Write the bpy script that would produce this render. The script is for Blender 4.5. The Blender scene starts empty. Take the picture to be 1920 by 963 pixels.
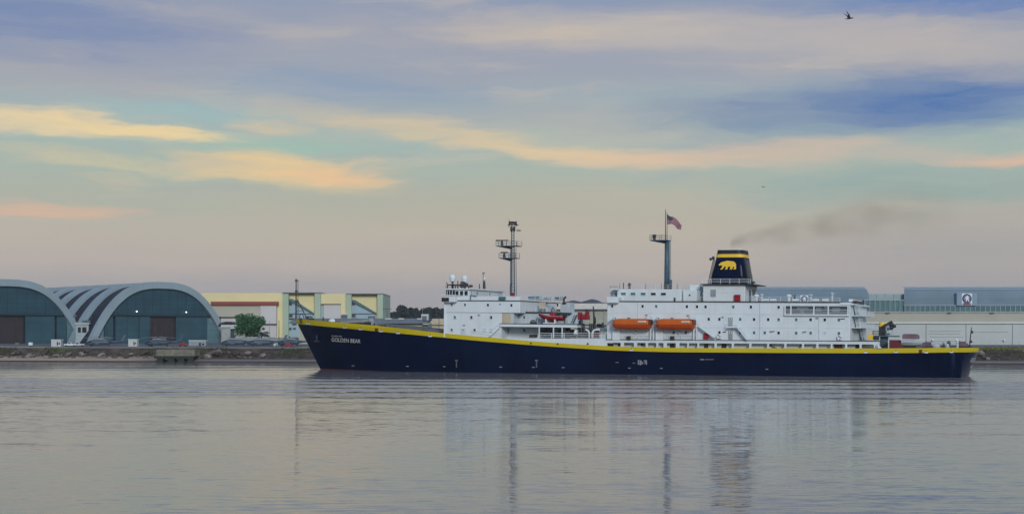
import bpy, math, random
from mathutils import Matrix, Vector, noise as mnoise
random.seed(7)
SC = bpy.context.scene
COL = SC.collection
rad = math.radians
# ------------------------------------------------------------------ camera
F, HZ, CH = 2600.0, 630.0, 7.75           # focal length in photo pixels, horizon row, eye height (m)
cam = bpy.data.objects.new('camera', bpy.data.cameras.new('camera'))
COL.objects.link(cam)
cam.location = (0, 0, CH); cam.rotation_euler = (rad(90), 0, 0)
cam.data.sensor_width = 36; cam.data.lens = 36 * F / 1920
cam.data.shift_y = (HZ - 481.5) / 1920
cam.data.clip_start = 0.5; cam.data.clip_end = 30000
SC.camera = cam
# ------------------------------------------------------------------ colour management
SC.view_settings.view_transform = 'Standard'; SC.view_settings.look = 'None'
SC.view_settings.exposure = 0.11; SC.view_settings.gamma = 1.0
SC.cycles.max_bounces = 6; SC.cycles.volume_bounces = 0
SC.cycles.volume_step_rate = 2.0
SC.cycles.caustics_reflective = False; SC.cycles.caustics_refractive = False

def lin(c):
    return tuple((v / 255 / 12.92 if v / 255 <= 0.04045 else ((v / 255 + 0.055) / 1.055) ** 2.4) for v in c)
def skc(c, k=1.14):
    c = lin(c); g = .2126 * c[0] + .7152 * c[1] + .0722 * c[2]; return tuple(max(0, g + (v - g) * k) for v in c)
# ------------------------------------------------------------------ sky
SUN_EL, SUN_AZ = rad(20), rad(168)         # azimuth from +Y towards +X: behind the camera, a little to the right
W = bpy.data.worlds.new('World'); SC.world = W; W.use_nodes = True
def build_sky():
    nt = W.node_tree; N = nt.nodes; L = nt.links; N.clear()
    def nd(t, **k):
        n = N.new(t)
        for a, b in k.items(): setattr(n, a, b)
        return n
    def math_(op, a, b=None):
        n = nd('ShaderNodeMath', operation=op)
        for i, v in enumerate((a, b)):
            if v is None: continue
            if isinstance(v, (int, float)): n.inputs[i].default_value = v
            else: L.new(v, n.inputs[i])
        return n.outputs[0]
    tc = nd('ShaderNodeTexCoord'); sep = nd('ShaderNodeSeparateXYZ'); L.new(tc.outputs['Generated'], sep.inputs[0])
    az = math_('ARCTAN2', sep.outputs[0], sep.outputs[1])
    el = math_('ARCSINE', sep.outputs[2])
    comb = nd('ShaderNodeCombineXYZ'); L.new(az, comb.inputs[0]); L.new(el, comb.inputs[1])
    # wispy warp
    mp = nd('ShaderNodeMapping'); mp.inputs['Scale'].default_value = (7, 34, 1); L.new(comb.outputs[0], mp.inputs[0])
    ns = nd('ShaderNodeTexNoise'); ns.inputs['Scale'].default_value = 1; ns.inputs['Detail'].default_value = 8
    ns.inputs['Roughness'].default_value = 0.55
    L.new(mp.outputs[0], ns.inputs['Vector'])
    sub = nd('ShaderNodeVectorMath', operation='SUBTRACT'); L.new(ns.outputs['Color'], sub.inputs[0]); sub.inputs[1].default_value = (.5, .5, .5)
    mul = nd('ShaderNodeVectorMath', operation='MULTIPLY'); L.new(sub.outputs[0], mul.inputs[0]); mul.inputs[1].default_value = (.16, .03, 0)
    wv = nd('ShaderNodeVectorMath', operation='ADD'); L.new(comb.outputs[0], wv.inputs[0]); L.new(mul.outputs[0], wv.inputs[1])
    mpb = nd('ShaderNodeMapping'); mpb.inputs['Scale'].default_value = (26, 150, 1); L.new(wv.outputs[0], mpb.inputs[0])
    nb = nd('ShaderNodeTexNoise'); nb.inputs['Scale'].default_value = 1; nb.inputs['Detail'].default_value = 5; nb.inputs['Roughness'].default_value = .6; L.new(mpb.outputs[0], nb.inputs['Vector'])
    sb = nd('ShaderNodeVectorMath', operation='SUBTRACT'); L.new(nb.outputs['Color'], sb.inputs[0]); sb.inputs[1].default_value = (.5, .5, .5)
    mb_ = nd('ShaderNodeVectorMath', operation='MULTIPLY'); L.new(sb.outputs[0], mb_.inputs[0]); mb_.inputs[1].default_value = (.07, .011, 0)
    wv2 = nd('ShaderNodeVectorMath', operation='ADD'); L.new(wv.outputs[0], wv2.inputs[0]); L.new(mb_.outputs[0], wv2.inputs[1]); wv = wv2
    wsep = nd('ShaderNodeSeparateXYZ'); L.new(wv.outputs[0], wsep.inputs[0])
    # base veil: elevation gradient
    ramp = nd('ShaderNodeValToRGB'); ramp.color_ramp.interpolation = 'EASE'
    stops = [(0.0, (150, 150, 158)), (.027, (160, 157, 161)), (.052, (178, 169, 164)), (.075, (180, 173, 162)), (.098, (171, 173, 161)),
             (.118, (166, 176, 166)), (.14, (162, 178, 172)), (.162, (158, 170, 174)), (.19, (156, 160, 171)), (.215, (155, 158, 171)),
             (.245, (138, 149, 172)), (.33, (140, 152, 176)), (.6, (134, 152, 184)), (1.0, (128, 148, 182))]
    cr = ramp.color_ramp
    while len(cr.elements) > 1: cr.elements.remove(cr.elements[-1])
    cr.elements[0].position = 0; cr.elements[0].color = (*skc(stops[0][1]), 1)
    for p, c in stops[1:]:
        e = cr.elements.new(p); e.color = (*skc(c), 1)
    L.new(wsep.outputs[1], ramp.inputs[0])
    cur = ramp.outputs[0]
    def overlay(fac, col):
        nonlocal cur
        m = nd('ShaderNodeMix', data_type='RGBA'); L.new(fac, m.inputs[0]); L.new(cur, m.inputs[6]); m.inputs[7].default_value = (*skc(col), 1)
        cur = m.outputs[2]
    # streaky clouds that go on all round the sky
    mp2 = nd('ShaderNodeMapping'); mp2.inputs['Scale'].default_value = (3.2, 26, 1); mp2.inputs['Location'].default_value = (3.1, .7, 0)
    L.new(wv.outputs[0], mp2.inputs[0])
    n2 = nd('ShaderNodeTexNoise'); n2.inputs['Scale'].default_value = 1; n2.inputs['Detail'].default_value = 6; L.new(mp2.outputs[0], n2.inputs['Vector'])
    mr = nd('ShaderNodeMapRange', interpolation_type='SMOOTHSTEP'); mr.inputs[1].default_value = .45; mr.inputs[2].default_value = .75
    mr.inputs[3].default_value = 0; mr.inputs[4].default_value = .45; L.new(n2.outputs[0], mr.inputs[0])
    # no streaks in the haze right over the horizon
    hz = nd('ShaderNodeMapRange', interpolation_type='SMOOTHSTEP'); hz.inputs[1].default_value = .05; hz.inputs[2].default_value = .13; L.new(el, hz.inputs[0])
    overlay(math_('MULTIPLY', mr.outputs[0], hz.outputs[0]), (196, 184, 170))
    # finer fibres, cool grey then cream
    for sc, loc, lo, hi, st, col in (((11, 90, 1), (1.3, 4.1, 0), .5, .78, .35, (150, 156, 172)), ((6, 60, 1), (7.7, 2.2, 0), .5, .75, .4, (204, 190, 172))):
        m3 = nd('ShaderNodeMapping'); m3.inputs['Scale'].default_value = sc; m3.inputs['Location'].default_value = loc; L.new(wv.outputs[0], m3.inputs[0])
        n3 = nd('ShaderNodeTexNoise'); n3.inputs['Scale'].default_value = 1; n3.inputs['Detail'].default_value = 7; n3.inputs['Roughness'].default_value = .6; L.new(m3.outputs[0], n3.inputs['Vector'])
        r3 = nd('ShaderNodeMapRange', interpolation_type='SMOOTHSTEP'); r3.inputs[1].default_value = lo; r3.inputs[2].default_value = hi; r3.inputs[3].default_value = 0; r3.inputs[4].default_value = st; L.new(n3.outputs[0], r3.inputs[0])
        overlay(math_('MULTIPLY', r3.outputs[0], hz.outputs[0]), col)
    m4 = nd('ShaderNodeMapping'); m4.inputs['Scale'].default_value = (9, 75, 1); L.new(wv.outputs[0], m4.inputs[0])
    n4 = nd('ShaderNodeTexNoise'); n4.inputs['Scale'].default_value = 1; n4.inputs['Detail'].default_value = 7; n4.inputs['Roughness'].default_value = .62; L.new(m4.outputs[0], n4.inputs['Vector'])
    r4 = nd('ShaderNodeMapRange'); r4.inputs[1].default_value = .3; r4.inputs[2].default_value = .65; r4.inputs[3].default_value = .62; r4.inputs[4].default_value = 1.08; L.new(n4.outputs[0], r4.inputs[0]); fib = r4.outputs[0]
    B = [ # px, py, half width, half height, tilt, colour, strength
        (1780, 480, 420, 110, 0, (146, 147, 155), .5), (960, 395, 620, 60, 1, (184, 172, 154), .35),
        (1690, 345, 420, 42, 1, (136, 162, 162), .65), (330, 206, 260, 22, 0, (152, 184, 184), .65), (480, 268, 170, 24, 3, (158, 187, 172), .6),
        (620, 165, 330, 40, 1, (132, 150, 176), .6), (30, 40, 420, 100, 2, (114, 131, 168), .85), (900, 215, 420, 36, 2, (160, 160, 166), .35),
        (1520, 215, 350, 60, -2, (112, 131, 164), .75), (1790, 180, 330, 72, 0, (82, 112, 162), .95), (1830, 0, 420, 34, 3, (88, 120, 174), .85),
        (1280, 62, 520, 50, 3, (190, 181, 174), .8), (1720, 85, 330, 42, 3, (184, 176, 172), .75), (1000, 62, 200, 34, 3, (202, 187, 168), .6),
        (110, 150, 260, 40, 2, (166, 164, 168), .6),
        (60, 228, 250, 26, 2, (232, 208, 166), .97), (270, 241, 170, 15, 2, (236, 210, 162), .9), (500, 233, 90, 16, 6, (216, 194, 162), .6),
        (180, 297, 300, 16, 4, (206, 194, 160), .6), (540, 314, 230, 32, 6, (232, 200, 152), .95), (650, 325, 140, 22, 4, (230, 190, 152), .7),
        (250, 335, 90, 14, 2, (206, 190, 160), .5), (60, 385, 200, 17, -2, (216, 178, 154), .8), (820, 250, 330, 26, 7, (216, 194, 160), .75),
        (1000, 288, 160, 22, 4, (224, 198, 160), .75), (1180, 296, 210, 28, 0, (224, 194, 162), .88), (1450, 280, 300, 27, -1, (212, 184, 164), .7),
        (1890, 291, 170, 16, 1, (222, 184, 158), .8), (1700, 290, 200, 14, 0, (196, 180, 168), .5)]
    for px, py, hw, hh, tilt, col, st in B:
        a = math.atan((px - 960) / F); e = math.atan((HZ - py) / F * math.cos(a))
        m = nd('ShaderNodeMapping', vector_type='TEXTURE'); m.inputs['Location'].default_value = (a, e, 0)
        m.inputs['Rotation'].default_value = (0, 0, -rad(tilt)); m.inputs['Scale'].default_value = (hw / F, hh / F, 1)
        L.new(wv.outputs[0], m.inputs[0])
        ln = nd('ShaderNodeVectorMath', operation='LENGTH'); L.new(m.outputs[0], ln.inputs[0])
        r = nd('ShaderNodeMapRange', interpolation_type='SMOOTHERSTEP')
        r.inputs[1].default_value = .0; r.inputs[2].default_value = 1.35; r.inputs[3].default_value = st; r.inputs[4].default_value = 0
        L.new(ln.outputs['Value'], r.inputs[0]); overlay(math_('MULTIPLY', r.outputs[0], fib), col)
    sky = nd('ShaderNodeTexSky', sky_type='NISHITA'); sky.sun_disc = False
    sky.sun_elevation = SUN_EL; sky.sun_rotation = SUN_AZ
    b1 = nd('ShaderNodeBackground'); L.new(sky.outputs[0], b1.inputs[0]); b1.inputs[1].default_value = 0.06
    b2 = nd('ShaderNodeBackground'); L.new(cur, b2.inputs[0]); b2.inputs[1].default_value = 1.0
    mx = nd('ShaderNodeMixShader'); mx.inputs[0].default_value = .92; L.new(b1.outputs[0], mx.inputs[1]); L.new(b2.outputs[0], mx.inputs[2])
    out = nd('ShaderNodeOutputWorld'); L.new(mx.outputs[0], out.inputs[0])
build_sky()
sl = bpy.data.lights.new('sun', 'SUN'); sl.energy = 1.5; sl.angle = rad(14); sl.color = (1, .97, .93)
sun = bpy.data.objects.new('sun', sl); COL.objects.link(sun)
sd = Vector((math.sin(SUN_AZ) * math.cos(SUN_EL), math.cos(SUN_AZ) * math.cos(SUN_EL), math.sin(SUN_EL)))
sun.rotation_euler = (-sd).to_track_quat('-Z', 'Y').to_euler(); sun.location = (0, -100, 200)

# ------------------------------------------------------------------ helpers
MATS = {}
def mat(name, col, rough=.5, metal=0., spec=.5, var=.12, scale=.6, streak=0., scol=(.25, .12, .06), bump=0., bscale=8., emit=None):
    if name in MATS: return MATS[name]
    m = bpy.data.materials.new(name); m.use_nodes = True; nt = m.node_tree; N = nt.nodes; L = nt.links
    b = N['Principled BSDF']; b.inputs['Roughness'].default_value = rough; b.inputs['Metallic'].default_value = metal; b.inputs['Specular IOR Level'].default_value = spec
    tc = N.new('ShaderNodeTexCoord')
    n1 = N.new('ShaderNodeTexNoise'); n1.inputs['Scale'].default_value = scale; n1.inputs['Detail'].default_value = 6; L.new(tc.outputs['Object'], n1.inputs['Vector'])
    mr = N.new('ShaderNodeMapRange'); mr.inputs[1].default_value = .3; mr.inputs[2].default_value = .7; mr.inputs[3].default_value = 1 - var; mr.inputs[4].default_value = 1 + var
    L.new(n1.outputs[0], mr.inputs[0])
    mu = N.new('ShaderNodeMix'); mu.data_type = 'RGBA'; mu.blend_type = 'MULTIPLY'; mu.inputs[0].default_value = 1
    mu.inputs[6].default_value = (*col, 1); L.new(mr.outputs[0], mu.inputs[7]); cur = mu.outputs[2]
    if streak:
        mp = N.new('ShaderNodeMapping'); mp.inputs['Scale'].default_value = (1.6, 1.6, .09); L.new(tc.outputs['Object'], mp.inputs[0])
        n2 = N.new('ShaderNodeTexNoise'); n2.inputs['Scale'].default_value = 1; n2.inputs['Detail'].default_value = 5; L.new(mp.outputs[0], n2.inputs['Vector'])
        r2 = N.new('ShaderNodeMapRange'); r2.inputs[1].default_value = .52; r2.inputs[2].default_value = .8; r2.inputs[3].default_value = 0; r2.inputs[4].default_value = streak
        L.new(n2.outputs[0], r2.inputs[0])
        mx = N.new('ShaderNodeMix'); mx.data_type = 'RGBA'; L.new(r2.outputs[0], mx.inputs[0]); L.new(cur, mx.inputs[6]); mx.inputs[7].default_value = (*scol, 1); cur = mx.outputs[2]
    L.new(cur, b.inputs['Base Color'])
    if bump:
        n3 = N.new('ShaderNodeTexNoise'); n3.inputs['Scale'].default_value = bscale; n3.inputs['Detail'].default_value = 4; L.new(tc.outputs['Object'], n3.inputs['Vector'])
        bp = N.new('ShaderNodeBump'); bp.inputs['Strength'].default_value = 1; bp.inputs['Distance'].default_value = bump
        L.new(n3.outputs[0], bp.inputs['Height']); L.new(bp.outputs[0], b.inputs['Normal'])
    if emit:
        b.inputs['Emission Color'].default_value = (*emit[0], 1); b.inputs['Emission Strength'].default_value = emit[1]
    MATS[name] = m; return m

class MB:
    def __init__(s): s.v = []; s.f = []; s.m = []
    def add(s, vs, fs, mi=0):
        o = len(s.v); s.v += [tuple(p) for p in vs]
        for f in fs: s.f.append(tuple(i + o for i in f)); s.m.append(mi)
        return s
    def box(s, x0, x1, y0, y1, z0, z1, mi=0):
        if x0 > x1: x0, x1 = x1, x0
        if y0 > y1: y0, y1 = y1, y0
        if z0 > z1: z0, z1 = z1, z0
        return s.add([(x0,y0,z0),(x1,y0,z0),(x1,y1,z0),(x0,y1,z0),(x0,y0,z1),(x1,y0,z1),(x1,y1,z1),(x0,y1,z1)],
                     [(0,3,2,1),(4,5,6,7),(0,1,5,4),(1,2,6,5),(2,3,7,6),(3,0,4,7)], mi)
    def bar(s, a, b, w, h=None, mi=0):
        h = h or w; a = Vector(a); b = Vector(b); d = (b - a).normalized()
        u = d.cross(Vector((0, 0, 1)))
        if u.length < 1e-3: u = Vector((1, 0, 0))
        u.normalize(); t = u.cross(d)
        vs = [p + u * i * w / 2 + t * j * h / 2 for p in (a, b) for i, j in ((-1,-1),(1,-1),(1,1),(-1,1))]
        return s.add(vs, [(0,1,2,3),(7,6,5,4),(0,4,5,1),(1,5,6,2),(2,6,7,3),(3,7,4,0)], mi)
    def cyl(s, a, b, r0, r1=None, n=10, mi=0, caps=True):
        r1 = r0 if r1 is None else r1; a = Vector(a); b = Vector(b); d = (b - a).normalized()
        u = d.cross(Vector((0, 0, 1)))
        if u.length < 1e-3: u = Vector((1, 0, 0))
        u.normalize(); t = u.cross(d)
        vs = []
        for p, r in ((a, r0), (b, r1)):
            for i in range(n):
                q = 2 * math.pi * i / n; vs.append(p + u * math.cos(q) * r + t * math.sin(q) * r)
        fs = [(i, (i + 1) % n, n + (i + 1) % n, n + i) for i in range(n)]
        if caps: fs += [tuple(range(n))[::-1], tuple(range(n, 2 * n))]
        return s.add(vs, fs, mi)
    def tube(s, pts, r, n=6, mi=0):
        for a, b in zip(pts, pts[1:]): s.cyl(a, b, r, r, n, mi)
        return s
    def sphere(s, c, r, nu=12, nv=8, mi=0, z0=-1):
        rx, ry, rz = r if isinstance(r, tuple) else (r, r, r)
        vs = []; fs = []
        for j in range(nv + 1):
            ph = -math.pi / 2 + math.pi * j / nv
            zz = max(z0, math.sin(ph))
            for i in range(nu):
                th = 2 * math.pi * i / nu; vs.append((c[0] + rx * math.cos(ph) * math.cos(th), c[1] + ry * math.cos(ph) * math.sin(th), c[2] + rz * zz))
        for j in range(nv):
            for i in range(nu): fs.append((j*nu+i, j*nu+(i+1)%nu, (j+1)*nu+(i+1)%nu, (j+1)*nu+i))
        return s.add(vs, fs, mi)
    def prism_xz(s, poly, y0, y1, mi=0):          # polygon in x,z extruded along y
        n = len(poly); vs = [(x, y0, z) for x, z in poly] + [(x, y1, z) for x, z in poly]
        fs = [tuple(range(n)), tuple(range(2 * n - 1, n - 1, -1))] + [(i, n + i, n + (i + 1) % n, (i + 1) % n) for i in range(n)]
        return s.add(vs, fs, mi)
    def loft(s, rings, mi=0, caps=True):
        n = len(rings[0]); vs = [p for r in rings for p in r]; fs = []
        for j in range(len(rings) - 1):
            for i in range(n): fs.append((j*n+i, j*n+(i+1)%n, (j+1)*n+(i+1)%n, (j+1)*n+i))
        if caps: fs += [tuple(range(n))[::-1], tuple(range((len(rings)-1)*n, len(rings)*n))]
        return s.add(vs, fs, mi)
    def rail(s, pts, h=1.05, n=3, step=1.8, r=.035, mi=0):
        for a, b in zip(pts, pts[1:]):
            a = Vector(a); b = Vector(b); k = max(1, int((b - a).length / step))
            for i in range(k + 1):
                p = a.lerp(b, i / k); s.bar(p, p + Vector((0, 0, h)), r * 2, r * 2, mi)
            for j in range(n):
                z = Vector((0, 0, h * (j + 1) / n)); s.bar(a + z, b + z, r * 1.6, r * 1.6, mi)
        return s
    def ladder(s, a, b, w=(.25, 0, 0), step=.35, r=.04, mi=0):
        a = Vector(a); b = Vector(b); w = Vector(w); s.bar(a - w, b - w, r * 2, r * 2, mi); s.bar(a + w, b + w, r * 2, r * 2, mi)
        k = int((b - a).length / step)
        for i in range(1, k):
            p = a.lerp(b, i / k); s.bar(p - w, p + w, r * 1.4, r * 1.4, mi)
        return s
    def mesh(s, name, mats):
        me = bpy.data.meshes.new(name); me.from_pydata(s.v, [], s.f)
        for m in (mats if isinstance(mats, (list, tuple)) else [mats]): me.materials.append(m)
        for p, i in zip(me.polygons, s.m): p.material_index = i
        me.validate(); me.update(); return me
    def build(s, name, mats, parent=None, bevel=0, smooth=False, loc=None, fix=True):
        me = s.mesh(name, mats)
        if fix:
            import bmesh
            bm = bmesh.new(); bm.from_mesh(me); bmesh.ops.recalc_face_normals(bm, faces=bm.faces); bm.to_mesh(me); bm.free()
        o = bpy.data.objects.new(name, me); COL.objects.link(o)
        if parent: o.parent = parent
        if loc: o.location = loc
        if bevel:
            b = o.modifiers.new('bevel', 'BEVEL'); b.width = bevel; b.segments = 2; b.limit_method = 'ANGLE'
        if smooth:
            for p in me.polygons: p.use_smooth = True
        return o
def inst(o, parent=None, loc=None, name=None):
    c = o.copy(); COL.objects.link(c)
    if parent is not None: c.parent = parent
    if loc: c.location = loc
    return c
def empty(name, loc=(0,0,0), rz=0, M=None):
    o = bpy.data.objects.new(name, None); COL.objects.link(o); o.empty_display_size = .5
    if M is not None: o.matrix_world = M
    else: o.location = loc; o.rotation_euler = (0, 0, rz)
    return o
def tag(o, label=None, cat=None, group=None, kind=None):
    if label: o['label'] = label
    if cat: o['category'] = cat
    if group: o['group'] = group
    if kind: o['kind'] = kind
    return o
def copy_tree(o, parent=None):
    c = o.copy(); COL.objects.link(c)
    if parent is not None: c.parent = parent
    for ch in list(o.children): copy_tree(ch, c)
    return c
def P(px, py, Y): return Vector(((px - 960) * Y / F, Y, CH - (py - HZ) * Y / F))
def text_mesh(s, size):
    cu = bpy.data.curves.new('lettering', 'FONT'); cu.body = s; cu.size = size; cu.align_x = 'LEFT'; cu.resolution_u = 3
    o = bpy.data.objects.new('lettering', cu); COL.objects.link(o)
    dg = bpy.context.evaluated_depsgraph_get(); me = bpy.data.meshes.new_from_object(o.evaluated_get(dg))
    vs = [v.co.copy() for v in me.vertices]; fs = [tuple(p.vertices) for p in me.polygons]
    bpy.data.objects.remove(o); bpy.data.meshes.remove(me); return vs, fs

# materials
white = mat('white_paint', (.68, .77, .81), .45, var=.05, scale=.35, streak=.16, scol=(.42, .36, .28), bump=.004, bscale=2.)
white2 = mat('white_trim', (.70, .79, .83), .45, var=.05)
shadewall = mat('pale_grey_and_shaded_white', (.52, .62, .67), .5, var=.08, scale=.5, streak=.12)  # pale grey; on mid house and recesses, white with the shade painted in
navy = mat('navy_paint', (.001, .0068, .031), .25, spec=.09, var=.3, scale=.12, streak=.4, scol=(.008, .014, .03))
yellow = mat('yellow_paint', (.60, .49, .003), .5, var=.06, scale=.3, streak=.12, scol=(.35, .2, .03))
red = mat('boot_red', (.09, .010, .012), .6, var=.2)
dkmetal = mat('dark_metal', (.03, .035, .04), .5, var=.3)
black = mat('black_rubber', (.012, .013, .016), .5, var=.2)
bluegrey = mat('mast_paint', (.065, .125, .17), .5, var=.12, scale=1.5, streak=.12)
greymetal = mat('grey_metal', (.28, .31, .33), .5, var=.15)
glass = mat('dark_glass', (.008, .012, .014), .08, var=.1)
glass2 = mat('teal_glass', (.06, .16, .18), .1, var=.2)
orange = mat('orange_gelcoat', (.55, .115, .004), .35, var=.06, scale=1.2, streak=.08, scol=(.4, .12, .03))
redpaint = mat('red_paint', (.30, .008, .02), .4, var=.12)
maroon = mat('maroon_paint', (.13, .02, .03), .5, var=.2)
purple = mat('faded_purple', (.16, .10, .13), .6, var=.2)
deckm = mat('deck_green_grey', (.13, .16, .15), .8, var=.2)
tan = mat('tan_paint', (.52, .46, .33), .6, var=.1)
gold = mat('gold_paint', (.85, .58, .04), .5, var=.05)
# ------------------------------------------------------------------ water
def build_water():
    m = bpy.data.materials.new('harbour_water'); m.use_nodes = True; nt = m.node_tree; N = nt.nodes; L = nt.links
    b = N['Principled BSDF']; b.inputs['Base Color'].default_value = (.21, .205, .21, 1); b.inputs['Roughness'].default_value = .06; b.inputs['IOR'].default_value = 1.33
    g = N.new('ShaderNodeNewGeometry')
    def noise(sc, det, seed, rough=.5):
        mp = N.new('ShaderNodeMapping'); mp.inputs['Scale'].default_value = sc; mp.inputs['Location'].default_value = (seed, seed * 1.7, 0); mp.inputs['Rotation'].default_value = (0, 0, rad(seed * 3 % 12 - 6))
        L.new(g.outputs['Position'], mp.inputs[0])
        n = N.new('ShaderNodeTexNoise'); n.inputs['Scale'].default_value = 1; n.inputs['Detail'].default_value = det; n.inputs['Roughness'].default_value = rough
        L.new(mp.outputs[0], n.inputs['Vector'])
        s = N.new('ShaderNodeVectorMath'); s.operation = 'SUBTRACT'; L.new(n.outputs['Color'], s.inputs[0]); s.inputs[1].default_value = (.5, .5, .5)
        return s.outputs[0], n.outputs[0]
    def vm(op, a, c):
        n = N.new('ShaderNodeVectorMath'); n.operation = op; L.new(a, n.inputs[0])
        if isinstance(c, tuple): n.inputs[1].default_value = c
        else: L.new(c, n.inputs[1])
        return n.outputs[0]
    def mt(op, a, c, cl=False):
        n = N.new('ShaderNodeMath'); n.operation = op; n.use_clamp = cl
        for i, q in enumerate((a, c)):
            if isinstance(q, (int, float)): n.inputs[i].default_value = q
            else: L.new(q, n.inputs[i])
        return n.outputs[0]
    rip, _ = noise((.55, 2.6, 1), 6, 2.3, .66)        # ripples
    swl, _ = noise((.05, .22, 1), 3, 5.1)            # low swell
    big, bigf = noise((.006, .02, 1), 2, 9.7)        # patches of calm and chop
    # wake of the passing ship: a band of steeper chop between ship and viewer
    sp = N.new('ShaderNodeSeparateXYZ'); L.new(g.outputs['Position'], sp.inputs[0])
    sep2 = N.new('ShaderNodeSeparateXYZ'); L.new(big, sep2.inputs[0])
    yy = mt('ADD', mt('ADD', sp.outputs[1], mt('MULTIPLY', sp.outputs[0], .10)), mt('MULTIPLY', sep2.outputs[0], 26))
    r1 = N.new('ShaderNodeMapRange'); r1.interpolation_type = 'SMOOTHSTEP'; r1.inputs[1].default_value = 166; r1.inputs[2].default_value = 182; L.new(yy, r1.inputs[0])
    r2 = N.new('ShaderNodeMapRange'); r2.interpolation_type = 'SMOOTHSTEP'; r2.inputs[1].default_value = 236; r2.inputs[2].default_value = 258; r2.inputs[3].default_value = 1; r2.inputs[4].default_value = .3; L.new(yy, r2.inputs[0])
    wake = mt('MULTIPLY', r1.outputs[0], r2.outputs[0])
    amp = mt('ADD', mt('MULTIPLY', bigf, .16), mt('ADD', mt('MULTIPLY', wake, .26), .12))
    far = N.new('ShaderNodeMapRange'); far.interpolation_type = 'SMOOTHSTEP'; far.inputs[1].default_value = 270; far.inputs[2].default_value = 345; far.inputs[3].default_value = 1; far.inputs[4].default_value = .22; L.new(yy, far.inputs[0]); amp = mt('MULTIPLY', amp, far.outputs[0])
    cx = N.new('ShaderNodeCombineXYZ'); L.new(mt('MULTIPLY', amp, .3), cx.inputs[0]); L.new(amp, cx.inputs[1])
    s1 = vm('MULTIPLY', rip, cx.outputs[0])
    s2 = vm('MULTIPLY', swl, (.03, .045, 0))
    # lines of the bow wave spreading away from the hull
    wv = N.new('ShaderNodeTexWave'); wv.wave_type = 'BANDS'; wv.bands_direction = 'Y'; wv.inputs['Scale'].default_value = .02; wv.inputs['Distortion'].default_value = 2.0; wv.inputs['Detail'].default_value = 2; wv.inputs['Detail Scale'].default_value = .3
    mp = N.new('ShaderNodeMapping'); mp.inputs['Rotation'].default_value = (0, 0, rad(7)); mp.inputs['Scale'].default_value = (.35, 1, 1); L.new(g.outputs['Position'], mp.inputs[0]); L.new(mp.outputs[0], wv.inputs['Vector'])
    line = mt('MULTIPLY', mt('SUBTRACT', wv.outputs['Fac'], .5), mt('MULTIPLY', mt('ADD', wake, .08), -.085))
    cl = N.new('ShaderNodeCombineXYZ'); L.new(line, cl.inputs[1])
    # facets leaning to the viewer show most at a grazing view
    bias = N.new('ShaderNodeCombineXYZ'); L.new(mt('MULTIPLY', mt('MULTIPLY', mt('MINIMUM', sp.outputs[1], 260.0), amp), -.00055), bias.inputs[1]); bias.inputs[2].default_value = 1
    n = vm('ADD', vm('ADD', vm('ADD', s1, s2), cl.outputs[0]), bias.outputs[0])
    # keep z up
    nn = N.new('ShaderNodeVectorMath'); nn.operation = 'NORMALIZE'; L.new(n, nn.inputs[0])
    zf = N.new('ShaderNodeVectorMath'); zf.operation = 'MULTIPLY'; L.new(nn.outputs[0], zf.inputs[0]); zf.inputs[1].default_value = (1, 1, 1)
    L.new(zf.outputs[0], b.inputs['Normal'])
    MATS['water'] = m
    w = MB(); w.add([(-9000, -3000, 0), (9000, -3000, 0), (9000, 9000, 0), (-9000, 9000, 0)], [(0, 1, 2, 3)])
    tag(w.build('water', m), kind='structure')
build_water()
# ------------------------------------------------------------------ the ship
TH, TRIM = rad(22.5), rad(.8)
PIV = -72.0
_S = Vector((83.0, 258.0, 0)); _d = Vector((math.cos(TH), -math.sin(TH), 0))
SHIP_M = Matrix.Translation(_S + _d * PIV) @ Matrix.Rotation(-TH, 4, 'Z') @ Matrix.Rotation(TRIM, 4, 'Y') @ Matrix.Translation((-PIV, 0, 0))
SHIP_I = SHIP_M.inverted()
_o = SHIP_I @ Vector((0, 0, CH))
def su(px, py, v=0.0):
    """photo pixel -> point of the ship's own frame on the lengthwise plane y = v (x aft, y starboard, z up)"""
    w = SHIP_I @ Vector((px - 960, F, CH + HZ - py)) if False else SHIP_I @ (Vector((0, 0, CH)) + Vector(((px - 960) / F, 1, (HZ - py) / F)))
    d = w - _o; t = (v - _o.y) / d.y; q = _o + d * t
    return q.x, q.z
def sp3(px, py, v=0.0):
    x, z = su(px, py, v); return Vector((x, v, z))
def rect(px0, px1, py0, py1, v=0.0):
    pc, pm = (px0 + px1) / 2, (py0 + py1) / 2
    return su(px0, pm, v)[0], su(px1, pm, v)[0], su(pc, py1, v)[1], su(pc, py0, v)[1]     # x0 x1 zlow zhigh
B2 = 11.0
xs0, _ = su(597, 693, B2); xst, zst = su(553.5, 598, B2)
def xstem(z):
    t = z / zst; return xs0 + (xst - xs0) * (t if t < 0 else t ** 1.0)
def hbreadth(x, z):
    s = max(0, x - xstem(z)); f = min(1, max(0, z / 9)) ** 1.1
    hd = B2 * (1 - max(0, 1 - s / 38) ** 2.4); hw = B2 * (1 - max(0, 1 - s / 50) ** 1.7)
    h = hw + (hd - hw) * f
    a = max(0, (x + 26) / 26)
    return h * (1 - a * a * (.07 + .12 * (1 - f)))
def hy(x, z): return B2 - hbreadth(x, z)
def on_hull(px, py):
    v = 0.
    for _ in range(12):
        x, z = su(px, py, v); v = hy(x, z)
    return x, v, z
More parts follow.
